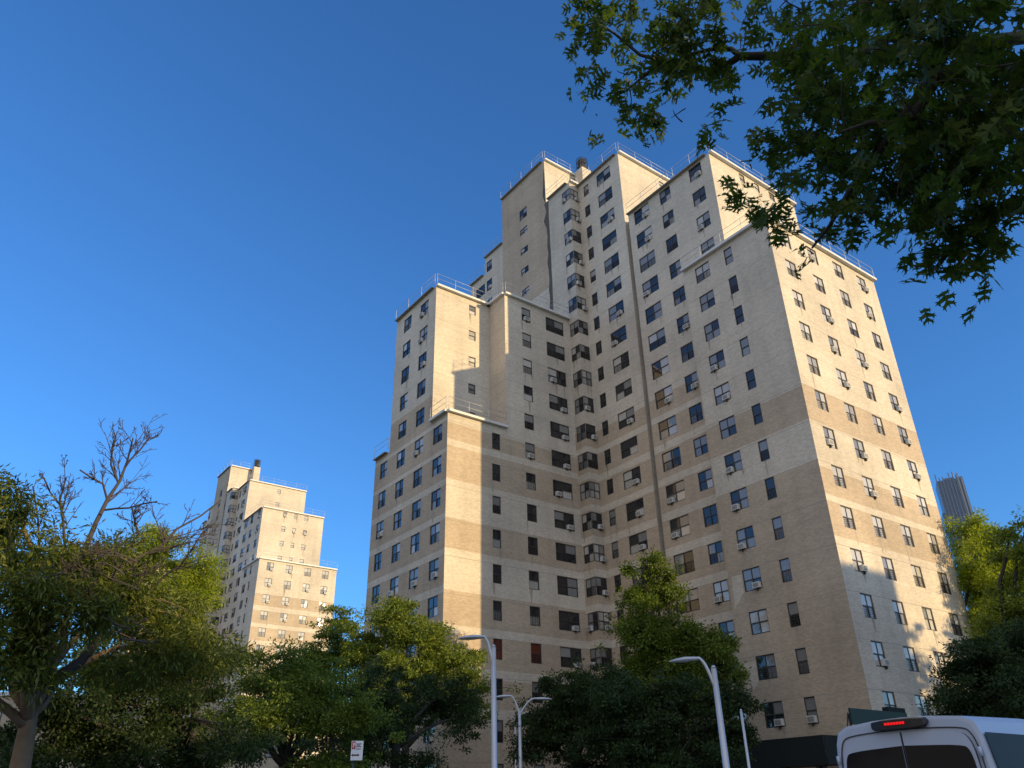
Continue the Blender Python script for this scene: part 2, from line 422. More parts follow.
def band_layers(name, z0, z1, joints=True):
    cuts = [z0]; out = []
    bl = BANDS[name]
    zs = sorted({z0, z1} | {zk(k) for b in bl for k in b if z0 < zk(k) < z1} | ({zk(k) for k in range(-2, 25) if z0 < zk(k) + .03 < z1} | {zk(k) + .03 for k in range(-2, 25) if z0 < zk(k) + .03 < z1} if joints else set()))
    zs = [z for z in zs if z0 <= z <= z1]
    for a, b in zip(zs[:-1], zs[1:]):
        if b - a < 1e-4: continue
        m = (a + b) / 2; k = (m - H0) / FL
        if joints and abs(m - (zk(round(k)) + .015)) < .016: mat = 'joint'
        else: mat = 'tan' if any(b0 <= k <= b1 for b0, b1 in bl) else 'light'
        out.append((a, b, mat))
    return out

def cols(spec, k0, k1):
    """spec rows: (a0, a1, height, kind, theme, ac chance)"""
    return [(a0, a1, k, h, kind, th, ac) for (a0, a1, h, kind, th, ac) in spec for k in range(k0, k1 + 1)]

def build_tower(name, label, origin, hide, seed, far=False):
    root = empty(name, origin, AZ); tag(root, label, 'apartment tower', 'brick apartment towers of the estate')
    xf = Matrix.Translation(origin) @ Matrix.Rotation(AZ, 4, 'Z')
    T = Tower(root, xf, seed); T.hide = hide
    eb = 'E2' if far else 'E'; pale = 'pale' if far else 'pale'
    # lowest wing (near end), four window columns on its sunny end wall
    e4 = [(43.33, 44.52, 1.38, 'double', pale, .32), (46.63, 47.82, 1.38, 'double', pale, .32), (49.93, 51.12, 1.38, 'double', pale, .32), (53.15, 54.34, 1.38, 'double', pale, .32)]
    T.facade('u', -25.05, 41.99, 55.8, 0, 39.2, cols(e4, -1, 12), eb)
    T.facade('w', 41.99, -33.1, -25.05, 0, 39.2, cols([(-31.96, -30.57, 1.4, 'double', 'mix', .35), (-29.09, -28.36, 1.42, 'single', 'mix', .25)], -1, 12), 'W2')
    T.facade('u', -33.1, 41.99, 42.85, 0, 39.2, (), 'N'); T.back('w', 55.8, -33.1, -25.05, 0, 39.2)
    T.rect_roof(-33.1, -25.05, 41.99, 55.8, 39.2)
    T.coping([(-33.1, 41.99), (-25.05, 41.99), (-25.05, 55.8)], 39.2)
    # middle wing
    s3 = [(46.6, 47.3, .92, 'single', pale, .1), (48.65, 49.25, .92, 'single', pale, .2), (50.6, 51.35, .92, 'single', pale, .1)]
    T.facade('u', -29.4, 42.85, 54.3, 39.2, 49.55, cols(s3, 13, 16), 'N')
    w1 = [(-38.35, -36.5, 1.5, 'double', 'mix', .35), (-35.15, -33.9, 1.42, 'double', 'mix', .25)]
    T.facade('w', 42.85, -39.05, -29.4, 0, 49.55, cols(w1, -1, 16) + cols([(-31.7, -30.36, 1.42, 'double', 'mix', .4)], 13, 16), 'W1')
    T.back('w', 54.3, -39.7, -29.4, 0, 49.55); T.facade('u', -33.1, 54.3, 55.8, 0, 39.2, (), 'N')
    T.rect_roof(-39.05, -29.4, 42.85, 54.3, 49.55)
    T.coping([(-39.05, 42.85), (-29.4, 42.85), (-29.4, 54.3)], 49.55, thin=(0,))
    # sooty shadow gap between the middle and the high wing
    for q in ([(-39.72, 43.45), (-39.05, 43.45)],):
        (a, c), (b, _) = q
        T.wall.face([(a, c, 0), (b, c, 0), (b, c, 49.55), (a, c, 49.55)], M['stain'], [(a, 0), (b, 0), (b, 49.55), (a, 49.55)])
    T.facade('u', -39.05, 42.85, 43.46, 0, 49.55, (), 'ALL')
    # high wing
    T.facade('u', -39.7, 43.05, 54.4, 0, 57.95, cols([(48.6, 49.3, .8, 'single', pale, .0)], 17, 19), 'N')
    w0 = [(-42.88, -40.93, 1.45, 'double', 'mix', .35), (-44.86, -44.11, 1.3, 'single', 'mix', .02)]
    T.facade('w', 43.05, -45.68, -39.7, 0, 57.95, cols(w0, -1, 19), 'W1')
    T.back('w', 54.4, -46, -39.7, 0, 57.95); T.rect_roof(-46, -39.7, 43.05, 54.4, 57.95)
    T.coping([(-45.68, 43.05), (-39.7, 43.05), (-39.7, 54.4)], 57.95, thin=(0,))
    # corner bay with windows on both faces
    T.facade('u', -45.68, 41.87, 43.05, 0, 58.1, cols([(41.885, 43.02, 1.42, 'corner', 'mix', .4)], -1, 19), 'W1')
    cw = cols([(-46.86, -45.695, 1.42, 'corner', 'mix', .2)], -1, 19)
    # core wall, same plane, with a sooty seam beside the stair tower
    T.facade('w', 41.87, -49.05, -45.68, 0, 58.1, cw, 'W1')
    T.facade('w', 41.92, -49.5, -49.05, 38, 58.1, (), 'ALL')
    for f, mt in zip(range(len(T.wall.f)), T.wall.m): pass
    n0 = len(T.wall.f)
    T.facade('w', 41.87, -57.3, -49.45, 38, 64.0, [(-54.08, -52.74, 20, 1.35, 'double', 'mix', 0)] + cols([(-54.05, -52.76, .8, 'double', 'mix', 0)], 13, 19), 'T')
    T.facade('u', -49.45, 41.87, 47.3, 58.1, 64.0, (), 'N'); T.back('w', 47.3, -57.3, -49.45, 58.1, 64.0)
    T.facade('u', -57.3, 41.87, 47.3, 58.1, 64.0, (), 'T')
    T.rect_roof(-57.3, -49.45, 41.87, 47.3, 64.0); T.coping([(-57.3, 41.87), (-49.45, 41.87), (-49.45, 47.3)], 64.0, thin=(0,))
    T.rect_roof(-57.3, -45.68, 41.87, 54.4, 58.1); T.rect_roof(-61.1, -57.3, 42.15, 54.4, 58.1); T.coping([(-49.05, 41.87), (-45.68, 41.87), (-45.68, 42.9)], 58.1, thin=(0,))
    T.back('w', 54.4, -61.1, -45.68, 0, 58.1)
    sm = MB(); rgs = random.Random(9); zs = [36 + 1.1 * i for i in range(21)]
    lft = [-49.44 - abs(rgs.gauss(0, .22)) * min(1, (z - 34) / 14) for z in zs]; rgt = [-49.2 + rgs.uniform(0, .14) for z in zs]
    for i in range(20): sm.face([(lft[i], 41.863, zs[i]), (rgt[i], 41.863, zs[i]), (rgt[i + 1], 41.863, zs[i + 1]), (lft[i + 1], 41.863, zs[i + 1])], M['soot'], [(0, zs[i]), (.5, zs[i]), (.5, zs[i + 1]), (0, zs[i + 1])])
    sm.face([(-49.44, 41.864, 57.6), (-49.95, 41.864, 59.3), (-49.8, 41.864, 60.6), (-49.62, 41.864, 62.4), (-49.452, 41.864, 62.9)], M['soot'])
    sm.build('soot_streak', root)
    # stepped far wing
    T.facade('w', 42.15, -61.1, -57.3, 38, 58.1, cols([(-60.85, -59.8, 1.4, 'double', 'mix', .1)], 12, 19), 'N')
    T.facade('w', 42.15, -64.1, -61.1, 38, 55.9, cols([(-62.98, -61.2, 1.4, 'double', 'mix', .1)], 12, 18), 'N')
    T.rect_roof(-64.1, -61.1, 42.15, 54.4, 55.9); T.coping([(-61.1, 42.15), (-57.3, 42.15)], 58.1, thin=(0,)); T.coping([(-64.1, 42.15), (-61.1, 42.15)], 55.9, thin=(0,))
    T.back('w', 54.4, -64.1, -61.1, 0, 55.9); T.facade('u', -61.1, 42.15, 54.4, 55.9, 58.1, (), 'N'); T.facade('u', -64.1, 42.15, 54.4, 0, 55.9, (), 'N')
    # left wing reaching towards the street
    la = [(36.37, 37.35, 1.4, 'single', 'mix', .2), (39.12, 41.2, 1.45, 'double', 'mix', .6)]
    rows = [r for r in cols(la, -1, 13)]
    rows = [(a, b, k, h, kd, 'red' if (kd == 'single' and k == 2) else th, ac) for (a, b, k, h, kd, th, ac) in rows]
    T.facade('u', -47.05, 34.5, 41.87, 0, 42.05, rows, 'A')
    T.facade('w', 34.5, -49.43, -47.05, 28.9, 42.05, (), 'N')
    T.rect_roof(-60, -47.05, 34.5, 42.1, 42.05); T.coping([(-49.43, 34.5), (-47.05, 34.5), (-47.05, 41.87)], 42.05)
    T.facade('u', -49.43, 28.9, 34.5, 28.9, 42.05, cols([(32.32, 33.04, .92, 'single', 'pale', 0)], 9, 13), 'N')
    lb = [(-52.05, -50.68, 1.42, 'double', 'mix', .4), (-55.0, -53.65, 1.42, 'double', 'mix', .4)]
    T.facade('w', 28.9, -56.4, -49.43, 0, 42.05, cols(lb, -1, 13), 'L')
    T.rect_roof(-56.4, -49.43, 28.9, 34.5, 42.05); T.coping([(-56.4, 28.9), (-49.43, 28.9), (-49.43, 34.5)], 42.05, thin=(0,))
    T.facade('u', -56.4, 28.9, 34.5, 28.9, 42.05, (), 'N')
    lc = [(33.07, 33.85, 1.4, 'single', 'mix', .2)]
    rows = [(a, b, k, h, kd, 'red' if k == 2 else th, ac) for (a, b, k, h, kd, th, ac) in cols(lc, -1, 8)]
    T.facade('u', -47.05, 28.9, 34.5, 0, 28.9, rows, 'A')
    T.facade('w', 28.9, -49.43, -47.05, 0, 28.9, cols([(-49.17, -47.8, 1.42, 'double', 'mix', .3)], -1, 8), 'L')
    T.rect_roof(-49.43, -47.05, 28.9, 34.5, 28.9); T.coping([(-49.43, 28.9), (-47.05, 28.9), (-47.05, 34.5)], 28.9)
    T.facade('w', 28.9, -58.92, -56.4, 0, 28.9, cols([(-57.95, -56.68, 1.42, 'double', 'mix', .4)], -1, 8), 'L')
    T.rect_roof(-58.92, -56.4, 28.9, 42, 28.9); T.coping([(-58.92, 28.9), (-56.4, 28.9)], 28.9, thin=(0,))
    T.facade('u', -58.92, 28.9, 42, 0, 28.9, (), 'A'); T.facade('u', -60, 34.5, 42.1, 0, 42.05, (), 'N'); T.facade('w', 34.5, -60, -56.4, 28.9, 42.05, (), 'N')
    # boiler stack on the core roof
    ch = MB(); ch.box((-49.3, 46.1, 58.0), (-48.0, 47.4, 64.4), M['light'])
    ch.build('chimney', root)
    fl_ = MB(); fl_.tube([(-48.65, 46.75, 64.1), (-48.65, 46.75, 66.0)], .48, M['darkmetal'], 10)
    for a in range(6):
        t = a * math.pi / 3; fl_.tube([(-48.65 + .62 * math.cos(t), 46.75 + .62 * math.sin(t), 64.1), (-48.65 + .62 * math.cos(t), 46.75 + .62 * math.sin(t), 66.1)], .04, M['darkmetal'], 5)
    for zz in (64.7, 65.4, 66.05):
        fl_.tube([(-48.65 + .62 * math.cos(a * math.pi / 6), 46.75 + .62 * math.sin(a * math.pi / 6), zz) for a in range(13)], .04, M['darkmetal'], 5)
    fl_.build('chimney_flue', root)
    for pa in ([(-32.83, 14.75), (-32.0, 14.75), (-32.0, 13.65), (-32.92, 12.73)], [(-32.85, 9.42), (-31.97, 9.42), (-31.97, 8.2), (-32.92, 7.41)]):
        T.wall.face([(u, 41.986, z) for u, z in pa], M['light'], [(u, z) for u, z in pa])
    T.finish(100)
    return root

def hide_near(x):
    if x < 445: return 640
    if x < 500: return 640
    if x < 530: return 700
    if x < 600: return 650
    if x < 745: return 600 if x < 700 else 640
    return 735
build_tower('apartment_tower', 'large stepped tan brick apartment tower filling the middle of the photo', (0, 0, 0), hide_near, 3)
fc = at(259.68, 558.46, 135.7); cl = uw(-25.05, 41.99)
build_tower('apartment_tower', 'smaller looking stepped brick apartment tower standing far off at left behind the trees', (fc.x - cl.x, fc.y - cl.y, 0), lambda x: 655 if x > 240 else 600, 11, True)


# ------------------------------------------------------------------ neighbours outside the frame (they shade the street and throw warm light back)
def neighbour(label, u0, u1, w0, w1, h):
    root = empty('apartment_block', (0, 0, 0), AZ); tag(root, label, 'apartment block')
    T = Tower(root, Matrix.Rotation(AZ, 4, 'Z'), 5); T.hide = lambda x: 0
    sp = [(x, x + 1.3, 1.4, 'double', 'mix', .2) for x in np.arange(w0 + 2, w1 - 2, 4.0)]
    sq = [(x, x + 1.3, 1.4, 'double', 'mix', .2) for x in np.arange(u0 + 2, u1 - 2, 4.0)]
    n = int((h - H0) / FL)
    T.facade('u', u1, w0, w1, 0, h, (), 'N'); T.facade('u', u0, w0, w1, 0, h, (), 'N')
    T.facade('w', w0, u0, u1, 0, h, (), 'N'); T.facade('w', w1, u0, u1, 0, h, (), 'N')
    T.rect_roof(u0, u1, w0, w1, h); T.finish(0)
neighbour('tall brick apartment block across the street that throws its shade on the tower', 36.0, 52.0, 66.0, 75.2, 27.2)
neighbour('unseen brick block added across the street, a step lower so the sun reaches the trees', 36.0, 52.0, 43.0, 65.95, 22.5)  # added unseen block, height set by which tree tops stay sunlit
neighbour('unseen lower brick block added across the street to shade the van', 36.0, 52.0, 18.0, 42.95, 14.8)  # added unseen block, sized to shade the van but clear the left tree
neighbour('unseen long buff brick block added across the estate to throw warm light on the big tower', -95.0, 5.0, -70.0, -56.0, 50.0)  # added unseen block, height chosen for warm bounce and window reflections

def low_block(label, px, d, half, depth, h, rot):
    c = at(px, 760, d); root = empty('low_brick_building', (c.x, c.y, 0), rot); tag(root, label, 'brick building')
    b = MB(); b.box((-half, 0, 0), (half, depth, h), M['tan']); b.build('wall', root)
    b = MB(); b.box((-half - .15, -.15, h + .002), (half + .15, depth + .15, h + .4), M['coping']); b.build('roof', root)
    for k in range(int(h / 3.2)):
        for i in range(int(half * 2 / 3.2)):
            w_ = MB(); x = -half + 1.6 + 3.2 * i; z = 1.2 + 3.2 * k
            w_.box((x - .6, -.06, z), (x + .6, -.004, z + 1.5), M['frame']); w_.face([(x - .5, -.063, z + .1), (x + .5, -.063, z + .1), (x + .5, -.063, z + 1.4), (x - .5, -.063, z + 1.4)], M['g_blind']); w_.build('window', root)
low_block('low tan brick building glimpsed between the trunks of the left trees', 110, 105, 20, 14, 13.5, R_(22))
low_block('low tan brick building glimpsed through leaves left of the parking sign', 325, 150, 22, 14, 14.0, R_(10))

# ------------------------------------------------------------------ far glass skyscraper
M['sky_glass'] = glass('skyscraper_glass', (0.105, 0.15, 0.225), 1.4, .25, .1)
M['sky_fin'] = plain('skyscraper_fins', (0.115, 0.155, 0.22), .5); M['sky_fin2'] = plain('skyscraper_pale_fins', (0.22, 0.25, 0.30), .5)
sc0 = at(948, 481, 560); top = sc0.z
root = empty('skyscraper', (sc0.x, sc0.y, 0), R_(-24)); tag(root, 'dark blue grey glass skyscraper with a crown of fins in the far distance', 'skyscraper')
b = MB(); b.box((-7.5, -7, 0), (4.5, 9, top - 1.5), M['sky_glass']); b.build('glass_shaft', root)
for x0, x1, dz in ((4.55, 8, 0), (8.05, 10.5, 26), (10.55, 13, 34), (-9, -7.55, 22)):
    b = MB(); b.box((x0, -5.5, 0), (x1, 8, top - dz), M['sky_glass']); b.build('side_setback', root)
for i in range(7):
    x = -7.2 + 11.4 * i / 6
    b = MB(); b.box((x - .28, -7.6, 0), (x + .28, -7.03, top + (3, .3, 1.0, 0)[i % 4]), M['sky_fin']); b.build('fin', root)
for x, dz in ((5.3, -2.5), (7.2, 1), (9.3, 26), (11.8, 34)):
    b = MB(); b.box((x - .45, -6.2, 0), (x + .45, -5.53, top - dz), M['sky_fin2']); b.build('fin', root)
b = MB(); b.box((-3, -4, top - 1.5), (2.5, 6, top + .6), M['sky_fin']); b.tube([(3, -5, top - 2), (3, -5, top + 4)], .35, M['sky_fin']); b.build('rooftop_plant', root)

# ------------------------------------------------------------------ sidewalk shed at the foot of the tower
M['shed_green'] = plain('shed_green_plywood', (0.004, 0.009, 0.010), .9); M['board_green'] = plain('hoarding_green_board', (0.008, 0.026, 0.021), .6)
M['shed_steel'] = plain('shed_steel', (0.05, 0.05, 0.05), .5, .4)
def shed(label, u0, u1, w0, w1, z0, zt, legs):
    root = empty('sidewalk_shed', uw((u0 + u1) / 2, (w0 + w1) / 2, 0), AZ); tag(root, label, 'sidewalk shed')
    a, c = (u1 - u0) / 2, (w1 - w0) / 2
    b = MB(); b.box((-a, -c, z0 - .25), (a, c, z0), M['shed_steel']); b.build('deck', root)
    b = MB()
    b.box((-a, -c - .05, z0 - .3), (a, -c - .002, zt), M['shed_green']); b.box((a + .002, -c, z0 - .3), (a + .05, c, zt), M['shed_green'])
    b.box((-a - .05, -c, z0 - .3), (-a - .002, c, zt), M['shed_green']); b.build('parapet', root)
    for x, y in legs:
        b = MB(); b.tube([(x * a, y * c, 0), (x * a, y * c, z0 - .25)], .06, M['shed_steel'], 6); b.build('post', root)
shed('dark green sidewalk shed along the foot of the big tower left of the van', -40.0, -26.0, 38.6, 41.7, 3.7, 4.75,
     [(x, y) for x in (-.97, -.65, -.32, 0, .32, .65, .97) for y in (-.95, .9)])
ho = uw(-20.1, 34.1); root = empty('hoarding', ho, AZ); tag(root, 'dark green board on posts showing just above the van roof', 'hoarding')
b = MB(); b.box((-.04, -2.1, 4.5), (.04, 2.2, 5.12), M['board_green']); b.build('board', root)
b = MB(); b.box((-.30, .9, 4.55), (-.05, 2.3, 5.32), M['shed_green']); b.build('end_board', root)
for y in (-2.0, 0, 2.1):
    b = MB(); b.tube([(-.12, y, 0), (-.12, y, 4.9)], .05, M['shed_steel'], 6); b.build('post', root)
b = MB(); b.tube([(-.12, -2.6, 3.6), (-.12, -2.05, 4.95)], .03, M['shed_steel'], 6); b.build('brace', root)

# ------------------------------------------------------------------ street lamps
def lamp(label, base, h, r0, r1, arms, rise=.8):
    """arms: list of (vector to the lantern relative to the pole top)"""
    root = empty('street_lamp', base); tag(root, label, 'street lamp', 'street lamps along the road')
    b = MB(); b.tube([(0, 0, 0), (0, 0, .5), (0, 0, h)], [r0 * 1.15, r0, r1], M['lamp'], 8); b.tube([(0, 0, h), (0, 0, h + .07)], [r1 * 1.1, r1 * .5], M['lamp'], 8)
    b.build('pole', root)
    b = MB(); b.tube([(0, 0, 0), (0, 0, .35)], [r0 * 2, r0 * 1.6], M['lamp'], 8); b.build('base', root)
    for v in arms:
        v = Vector(v); hd = Vector((v.x, v.y, 0)); L_ = hd.length; hd.normalize()
        dn = .25 if len(arms) > 1 else .62; s0 = Vector((0, 0, h - dn)); pts = []
        for i in range(9):
            t = i / 8; pts.append(s0 + hd * (L_ * t) + Vector((0, 0, (v.z + dn) * (1 - (1 - t) ** 2.0))))
        ab = MB(); ab.tube(pts, [.055 - .015 * i / 8 for i in range(9)], M['lamp'], 6); arm = ab.build('arm', root)
        lb = MB(); e = pts[-1]; sd = Vector((-hd.y, hd.x, 0))
        prof = [(-.05, .05, .04), (.1, .12, .06), (.35, .17, .075), (.62, .13, .05), (.78, .04, .02)]
        rings = []
        for (t, hw, hh) in prof:
            c0 = e + hd * t - Vector((0, 0, .03 + .05 * t)); rings.append([c0 - sd * hw, c0 - sd * hw * .6 + Vector((0, 0, hh)), c0 + sd * hw * .6 + Vector((0, 0, hh)), c0 + sd * hw, c0 + sd * hw * .7 - Vector((0, 0, hh * .6)), c0 - sd * hw * .7 - Vector((0, 0, hh * .6))])
        for r1_, r2_ in zip(rings[:-1], rings[1:]):
            for k in range(6): lb.face([r1_[k], r1_[(k + 1) % 6], r2_[(k + 1) % 6], r2_[k]], M['lamp'], None, True)
        lb.face(rings[0][::-1], M['lamp']); lb.face(rings[-1], M['lamp'])
        lb.build('lantern', arm)
    return root
def lamp_px(label, top, d, head, dia0, dia1, dhead=None):
    t = at(*top, d); base = (t.x, t.y, 0)
    arms = []
    for (hx, hy) in head:
        q = at(hx, hy, d if dhead is None else dhead); v = q - t
        v *= max(.1, (v.length - .75) / v.length); arms.append((v.x, v.y, q.z - t.z + .05))
    return lamp(label, base, t.z, dia0 / 2, dia1 / 2, arms)
lamp_px('tallest pale street lamp, one arm, before the sunny corner of the tower', (493.6, 647), 26, [(460, 638)], .21, .145)
lamp_px('pale street lamp with two curved arms spreading left and right', (519.5, 710), 40, [(496, 697), (551, 699)], .20, .14)
lamp_px('thin far street lamp just behind the double armed one', (515, 718), 58, [(537, 713)], .18, .13)
lamp_px('pale street lamp with arm to the left in front of dark trees', (713.5, 668), 24, [(671, 661)], .22, .15)
lamp_px('thin short light pole between the arched lamp and the white van', (741, 711), 34, [], .13, .10)
lamp_px('street lamp whose lantern shows through the leaves of the left tree', (70, 683), 21, [(107, 674)], .2, .14)

# ------------------------------------------------------------------ parking sign
M['sign_white'] = plain('sign_white', (0.72, 0.74, 0.78), .4, var=.05); M['sign_red'] = plain('sign_red', (0.42, 0.06, 0.07), .4)
M['sign_ink'] = plain('sign_ink', (0.10, 0.04, 0.06), .5); M['sign_back'] = plain('sign_post_green', (0.03, 0.06, 0.06), .5, .4)
sp_ = at(357, 750.5, 19.0); face = math.atan2(sp_.x, -sp_.y)
root = empty('parking_sign', (sp_.x, sp_.y, 0), math.atan2(-sp_.x, sp_.y) ); tag(root, 'small white parking sign with red panel and arrow on a post before the trees', 'street sign')
b = MB(); b.tube([(-.06, .05, 0), (-.06, .05, sp_.z + .05)], .03, M['sign_back'], 6); b.build('post', root)
sw, shh = .125, .19
b = MB(); b.box((-sw, -.004, sp_.z - shh), (sw, .004, sp_.z + shh), M['sign_white']); plate = b.build('plate', root)
b = MB(); z0 = sp_.z
b.box((-sw + .012, -.008, z0 + .035), (-.035, -.0045, z0 + shh - .012), M['sign_red'])
b.box((-.088, -.011, z0 + .06), (-.074, -.0085, z0 + .15), M['sign_white']); b.box((-.073, -.011, z0 + .10), (-.045, -.0085, z0 + .15), M['sign_white'])
b.box((-.070, -.0115, z0 + .112), (-.057, -.0112, z0 + .137), M['sign_red'])
for zz, x0, x1 in ((.13, -.02, .085), (.105, -.015, .06), (.075, -.02, .09), (.03, -.11, -.085), (.03, -.075, -.05), (.03, -.03, .08), (.005, -.11, .06), (-.02, -.105, .03)):
    b.box((x0, -.008, z0 + zz - .008), (x1, -.0045, z0 + zz + .008), M['sign_ink'] if zz > .02 else M['sign_white'])
b.box((-.10, -.008, z0 - .105), (.04, -.0045, z0 - .075), M['sign_ink'])
b.face([(-.118, -.007, z0 - .09), (-.08, -.007, z0 - .122), (-.08, -.007, z0 - .058)], M['sign_ink']); b.face([(.06, -.007, z0 - .09), (.022, -.007, z0 - .058), (.022, -.007, z0 - .122)], M['sign_ink'])
b.build('lettering', plate)

# ------------------------------------------------------------------ van
M['van_paint'] = plain('van_paint_shade_blue', (0.42, 0.50, 0.63), .3, var=.04, scale=1.5)  # white paint with the blue of the open shade mixed into its colour
M['van_glass'] = glass('van_dark_glass', (0.010, 0.012, 0.016), 1.28, .08, .1)
M['van_black'] = plain('van_black_plastic', (0.015, 0.015, 0.017), .45)
M['van_side'] = plain('van_dark_side_panel', (0.030, 0.031, 0.035), .5, spec=.25)
M['tyre'] = plain('tyre', (0.02, 0.02, 0.02), .9); M['rim'] = plain('rim', (0.4, 0.4, 0.42), .35, .7)
M['seam'] = plain('door_seam', (0.05, 0.055, 0.07), .8)
M['tail_red'] = plain('tail_lamp_red', (0.35, 0.01, 0.01), .2)
m, t_, p_ = new_mat('brake_lamp_lit'); p_.inputs['Base Color'].default_value = (.6, .01, .01, 1)
p_.inputs['Emission Color'].default_value = (1, .006, .01, 1); p_.inputs['Emission Strength'].default_value = .5; M['brake'] = m
def soften(P, n=2):
    for _ in range(n):
        Q = [P[0]]
        for a, b in zip(P[:-1], P[1:]): Q += [(a[0] * .75 + b[0] * .25, a[1] * .75 + b[1] * .25), (a[0] * .25 + b[0] * .75, a[1] * .25 + b[1] * .75)]
        P = Q + [P[-1]]
    return P
def make_van():
    # local: x to the right of the van, y forward, z up; origin on the ground under the middle of the rear
    H, HWD, LEN = 2.70, 1.03, 5.6
    c = at(983, 724, 11.0)
    ang = math.atan2(-math.cos(R_(-53.2426 + 90)), math.sin(R_(-53.2426 + 90)))  # y axis along the street
    fx, fy = -SA, CA                                     # forward = +w direction
    rx, ry = CA, SA                                      # right = +u direction
    base = Vector((c.x - rx * HWD * .97, c.y - ry * HWD * .97, -.20))
    root = empty('van', base, AZ); tag(root, 'white high roof van seen from behind with its high brake light glowing red', 'van')
    # body: loft of cross sections along y
    def section(y, hw, h, top_in, zb=.38):
        P = [(-hw, zb), (-hw * 1.0, 1.0), (-hw * .985, 1.55), (-hw * .94, 2.15), (-hw * .90, h - .22), (-hw * .85, h - .08), (-hw * .72, h - .015), (-hw * .35, h + .02), (0, h + .03)]
        P = P + [(-x, z) for (x, z) in P[-2::-1]]
        return [Vector((x, y, z)) for x, z in P]
    secs = [section(0.0, HWD * .985, H - .02, 0), section(.06, HWD, H, 0), section(1.5, HWD, H + .03, 0), section(3.9, HWD, H + .02, 0), section(4.5, HWD * .99, H - .12, 0), section(5.2, HWD * .95, 1.75, 0), section(6.0, HWD * .90, 1.2, 0)]
    secs[0] = [Vector((p.x * .975, p.y + .035 * max(0, p.z - 1.2), p.z - .015)) for p in secs[0]]
    b = MB(); n = len(secs[0])
    for s0, s1 in zip(secs[:-1], secs[1:]):
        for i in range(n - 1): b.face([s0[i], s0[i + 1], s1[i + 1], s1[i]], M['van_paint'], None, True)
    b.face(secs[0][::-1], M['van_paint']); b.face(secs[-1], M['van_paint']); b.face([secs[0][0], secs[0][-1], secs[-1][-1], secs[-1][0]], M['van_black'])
    body = b.build('body', root)
    yb = lambda z: .035 * max(0, z - 1.2)
    # rear doors (two, with the seam between and a dark window in each)
    for sgn in (-1, 1):
        d = MB(); x0, x1 = (sgn * .012, sgn * .86)
        out = [(x0, .55), (x1, .55), (x1, 1.6), (sgn * .845, 2.25), (sgn * .80, 2.46), (sgn * .68, 2.535), (x0, 2.565)]
        out = soften(out)
        f = [Vector((x, yb(z) - .035, z)) for x, z in out]; bk = [Vector((x, yb(z) - .002, z)) for x, z in out]
        if sgn < 0: f = f[::-1]; bk = bk[::-1]
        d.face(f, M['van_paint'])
        for i in range(len(f)): d.face([f[i], bk[i], bk[(i + 1) % len(f)], f[(i + 1) % len(f)]], M['seam'])
        door = d.build('rear_door', root)
        w_ = MB(); win = [(sgn * .014, 1.35), (sgn * .82, 1.35), (sgn * .815, 2.12), (sgn * .785, 2.33), (sgn * .71, 2.385), (sgn * .014, 2.415)]
        wp = [Vector((x, yb(z) - .040, z)) for x, z in soften(win)]; w_.face(wp if sgn > 0 else wp[::-1], M['van_glass']); w_.build('rear_window', door)
        for z in (.9, 1.7, 2.3):
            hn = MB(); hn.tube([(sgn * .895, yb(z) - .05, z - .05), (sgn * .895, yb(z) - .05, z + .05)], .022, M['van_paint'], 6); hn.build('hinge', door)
        tl = MB(); tl.box((sgn * .93 - .05, -.03, 1.0), (sgn * .93 + .05, .06, 1.55), M['tail_red']); tl.build('tail_light', root)
    # seam line above the doors, brake light, side glazing, bumper, plate holder, wheels
    sm = MB(); sm.tube([(x, yb(z) - .006, z) for x, z in soften([(-.90, 1.6), (-.885, 2.27), (-.83, 2.52), (-.69, 2.575), (0, 2.60), (.69, 2.575), (.83, 2.52), (.885, 2.27), (.90, 1.6)])], .008, M['seam'], 5); sm.build('door_gap', body)
    bl = MB()
    ring = []
    for (x, hh, dd) in [(-.36, .02, .02), (-.33, .05, .06), (-.2, .062, .09), (0, .066, .10), (.2, .062, .09), (.33, .05, .06), (.36, .02, .02)]:
        ring.append([Vector((x, .02, 2.655 - hh)), Vector((x, .02 - dd, 2.655 - hh * .8)), Vector((x, .02 - dd, 2.655 + hh * .7)), Vector((x, .03, 2.655 + hh)), Vector((x, .16, 2.66 + hh))])
    for r1_, r2_ in zip(ring[:-1], ring[1:]):
        for k in range(4): bl.face([r1_[k], r2_[k], r2_[k + 1], r1_[k + 1]], M['van_black'], None, True)
    bl.face(ring[0], M['van_black']); bl.face(ring[-1][::-1], M['van_black'])
    hb = bl.build('brake_light_housing', root)
    le = MB()
    for i in range(7):
        x = -.115 + .038 * i; le.box((x - .014, -.089, 2.645), (x + .014, -.081, 2.672), M['brake'])
    le.build('brake_light', hb)
    sg = MB()
    for sgn in (-1, 1):
        for (ya, yc) in ((.10, 1.7), (1.76, 3.2)):
            sg = MB(); prof = ((1.042, 1.45), (1.03, 1.75), (.99, 2.15), (.945, 2.50))
            for (xa, za), (xb, zb) in zip(prof[:-1], prof[1:]): sg.face([(sgn * xa, ya, za), (sgn * xa, yc, za), (sgn * xb, yc, zb), (sgn * xb, ya, zb)], M['van_side'])
            sg.build('side_window', root)
    bp = MB(); bp.box((-.97, -.14, .42), (.97, .05, .66), M['van_black']); bp.build('bumper', root)
    pl = MB(); pl.box((-.16, -.045, .78), (.16, -.037, .94), M['sign_white']); pl.build('licence_plate', root)
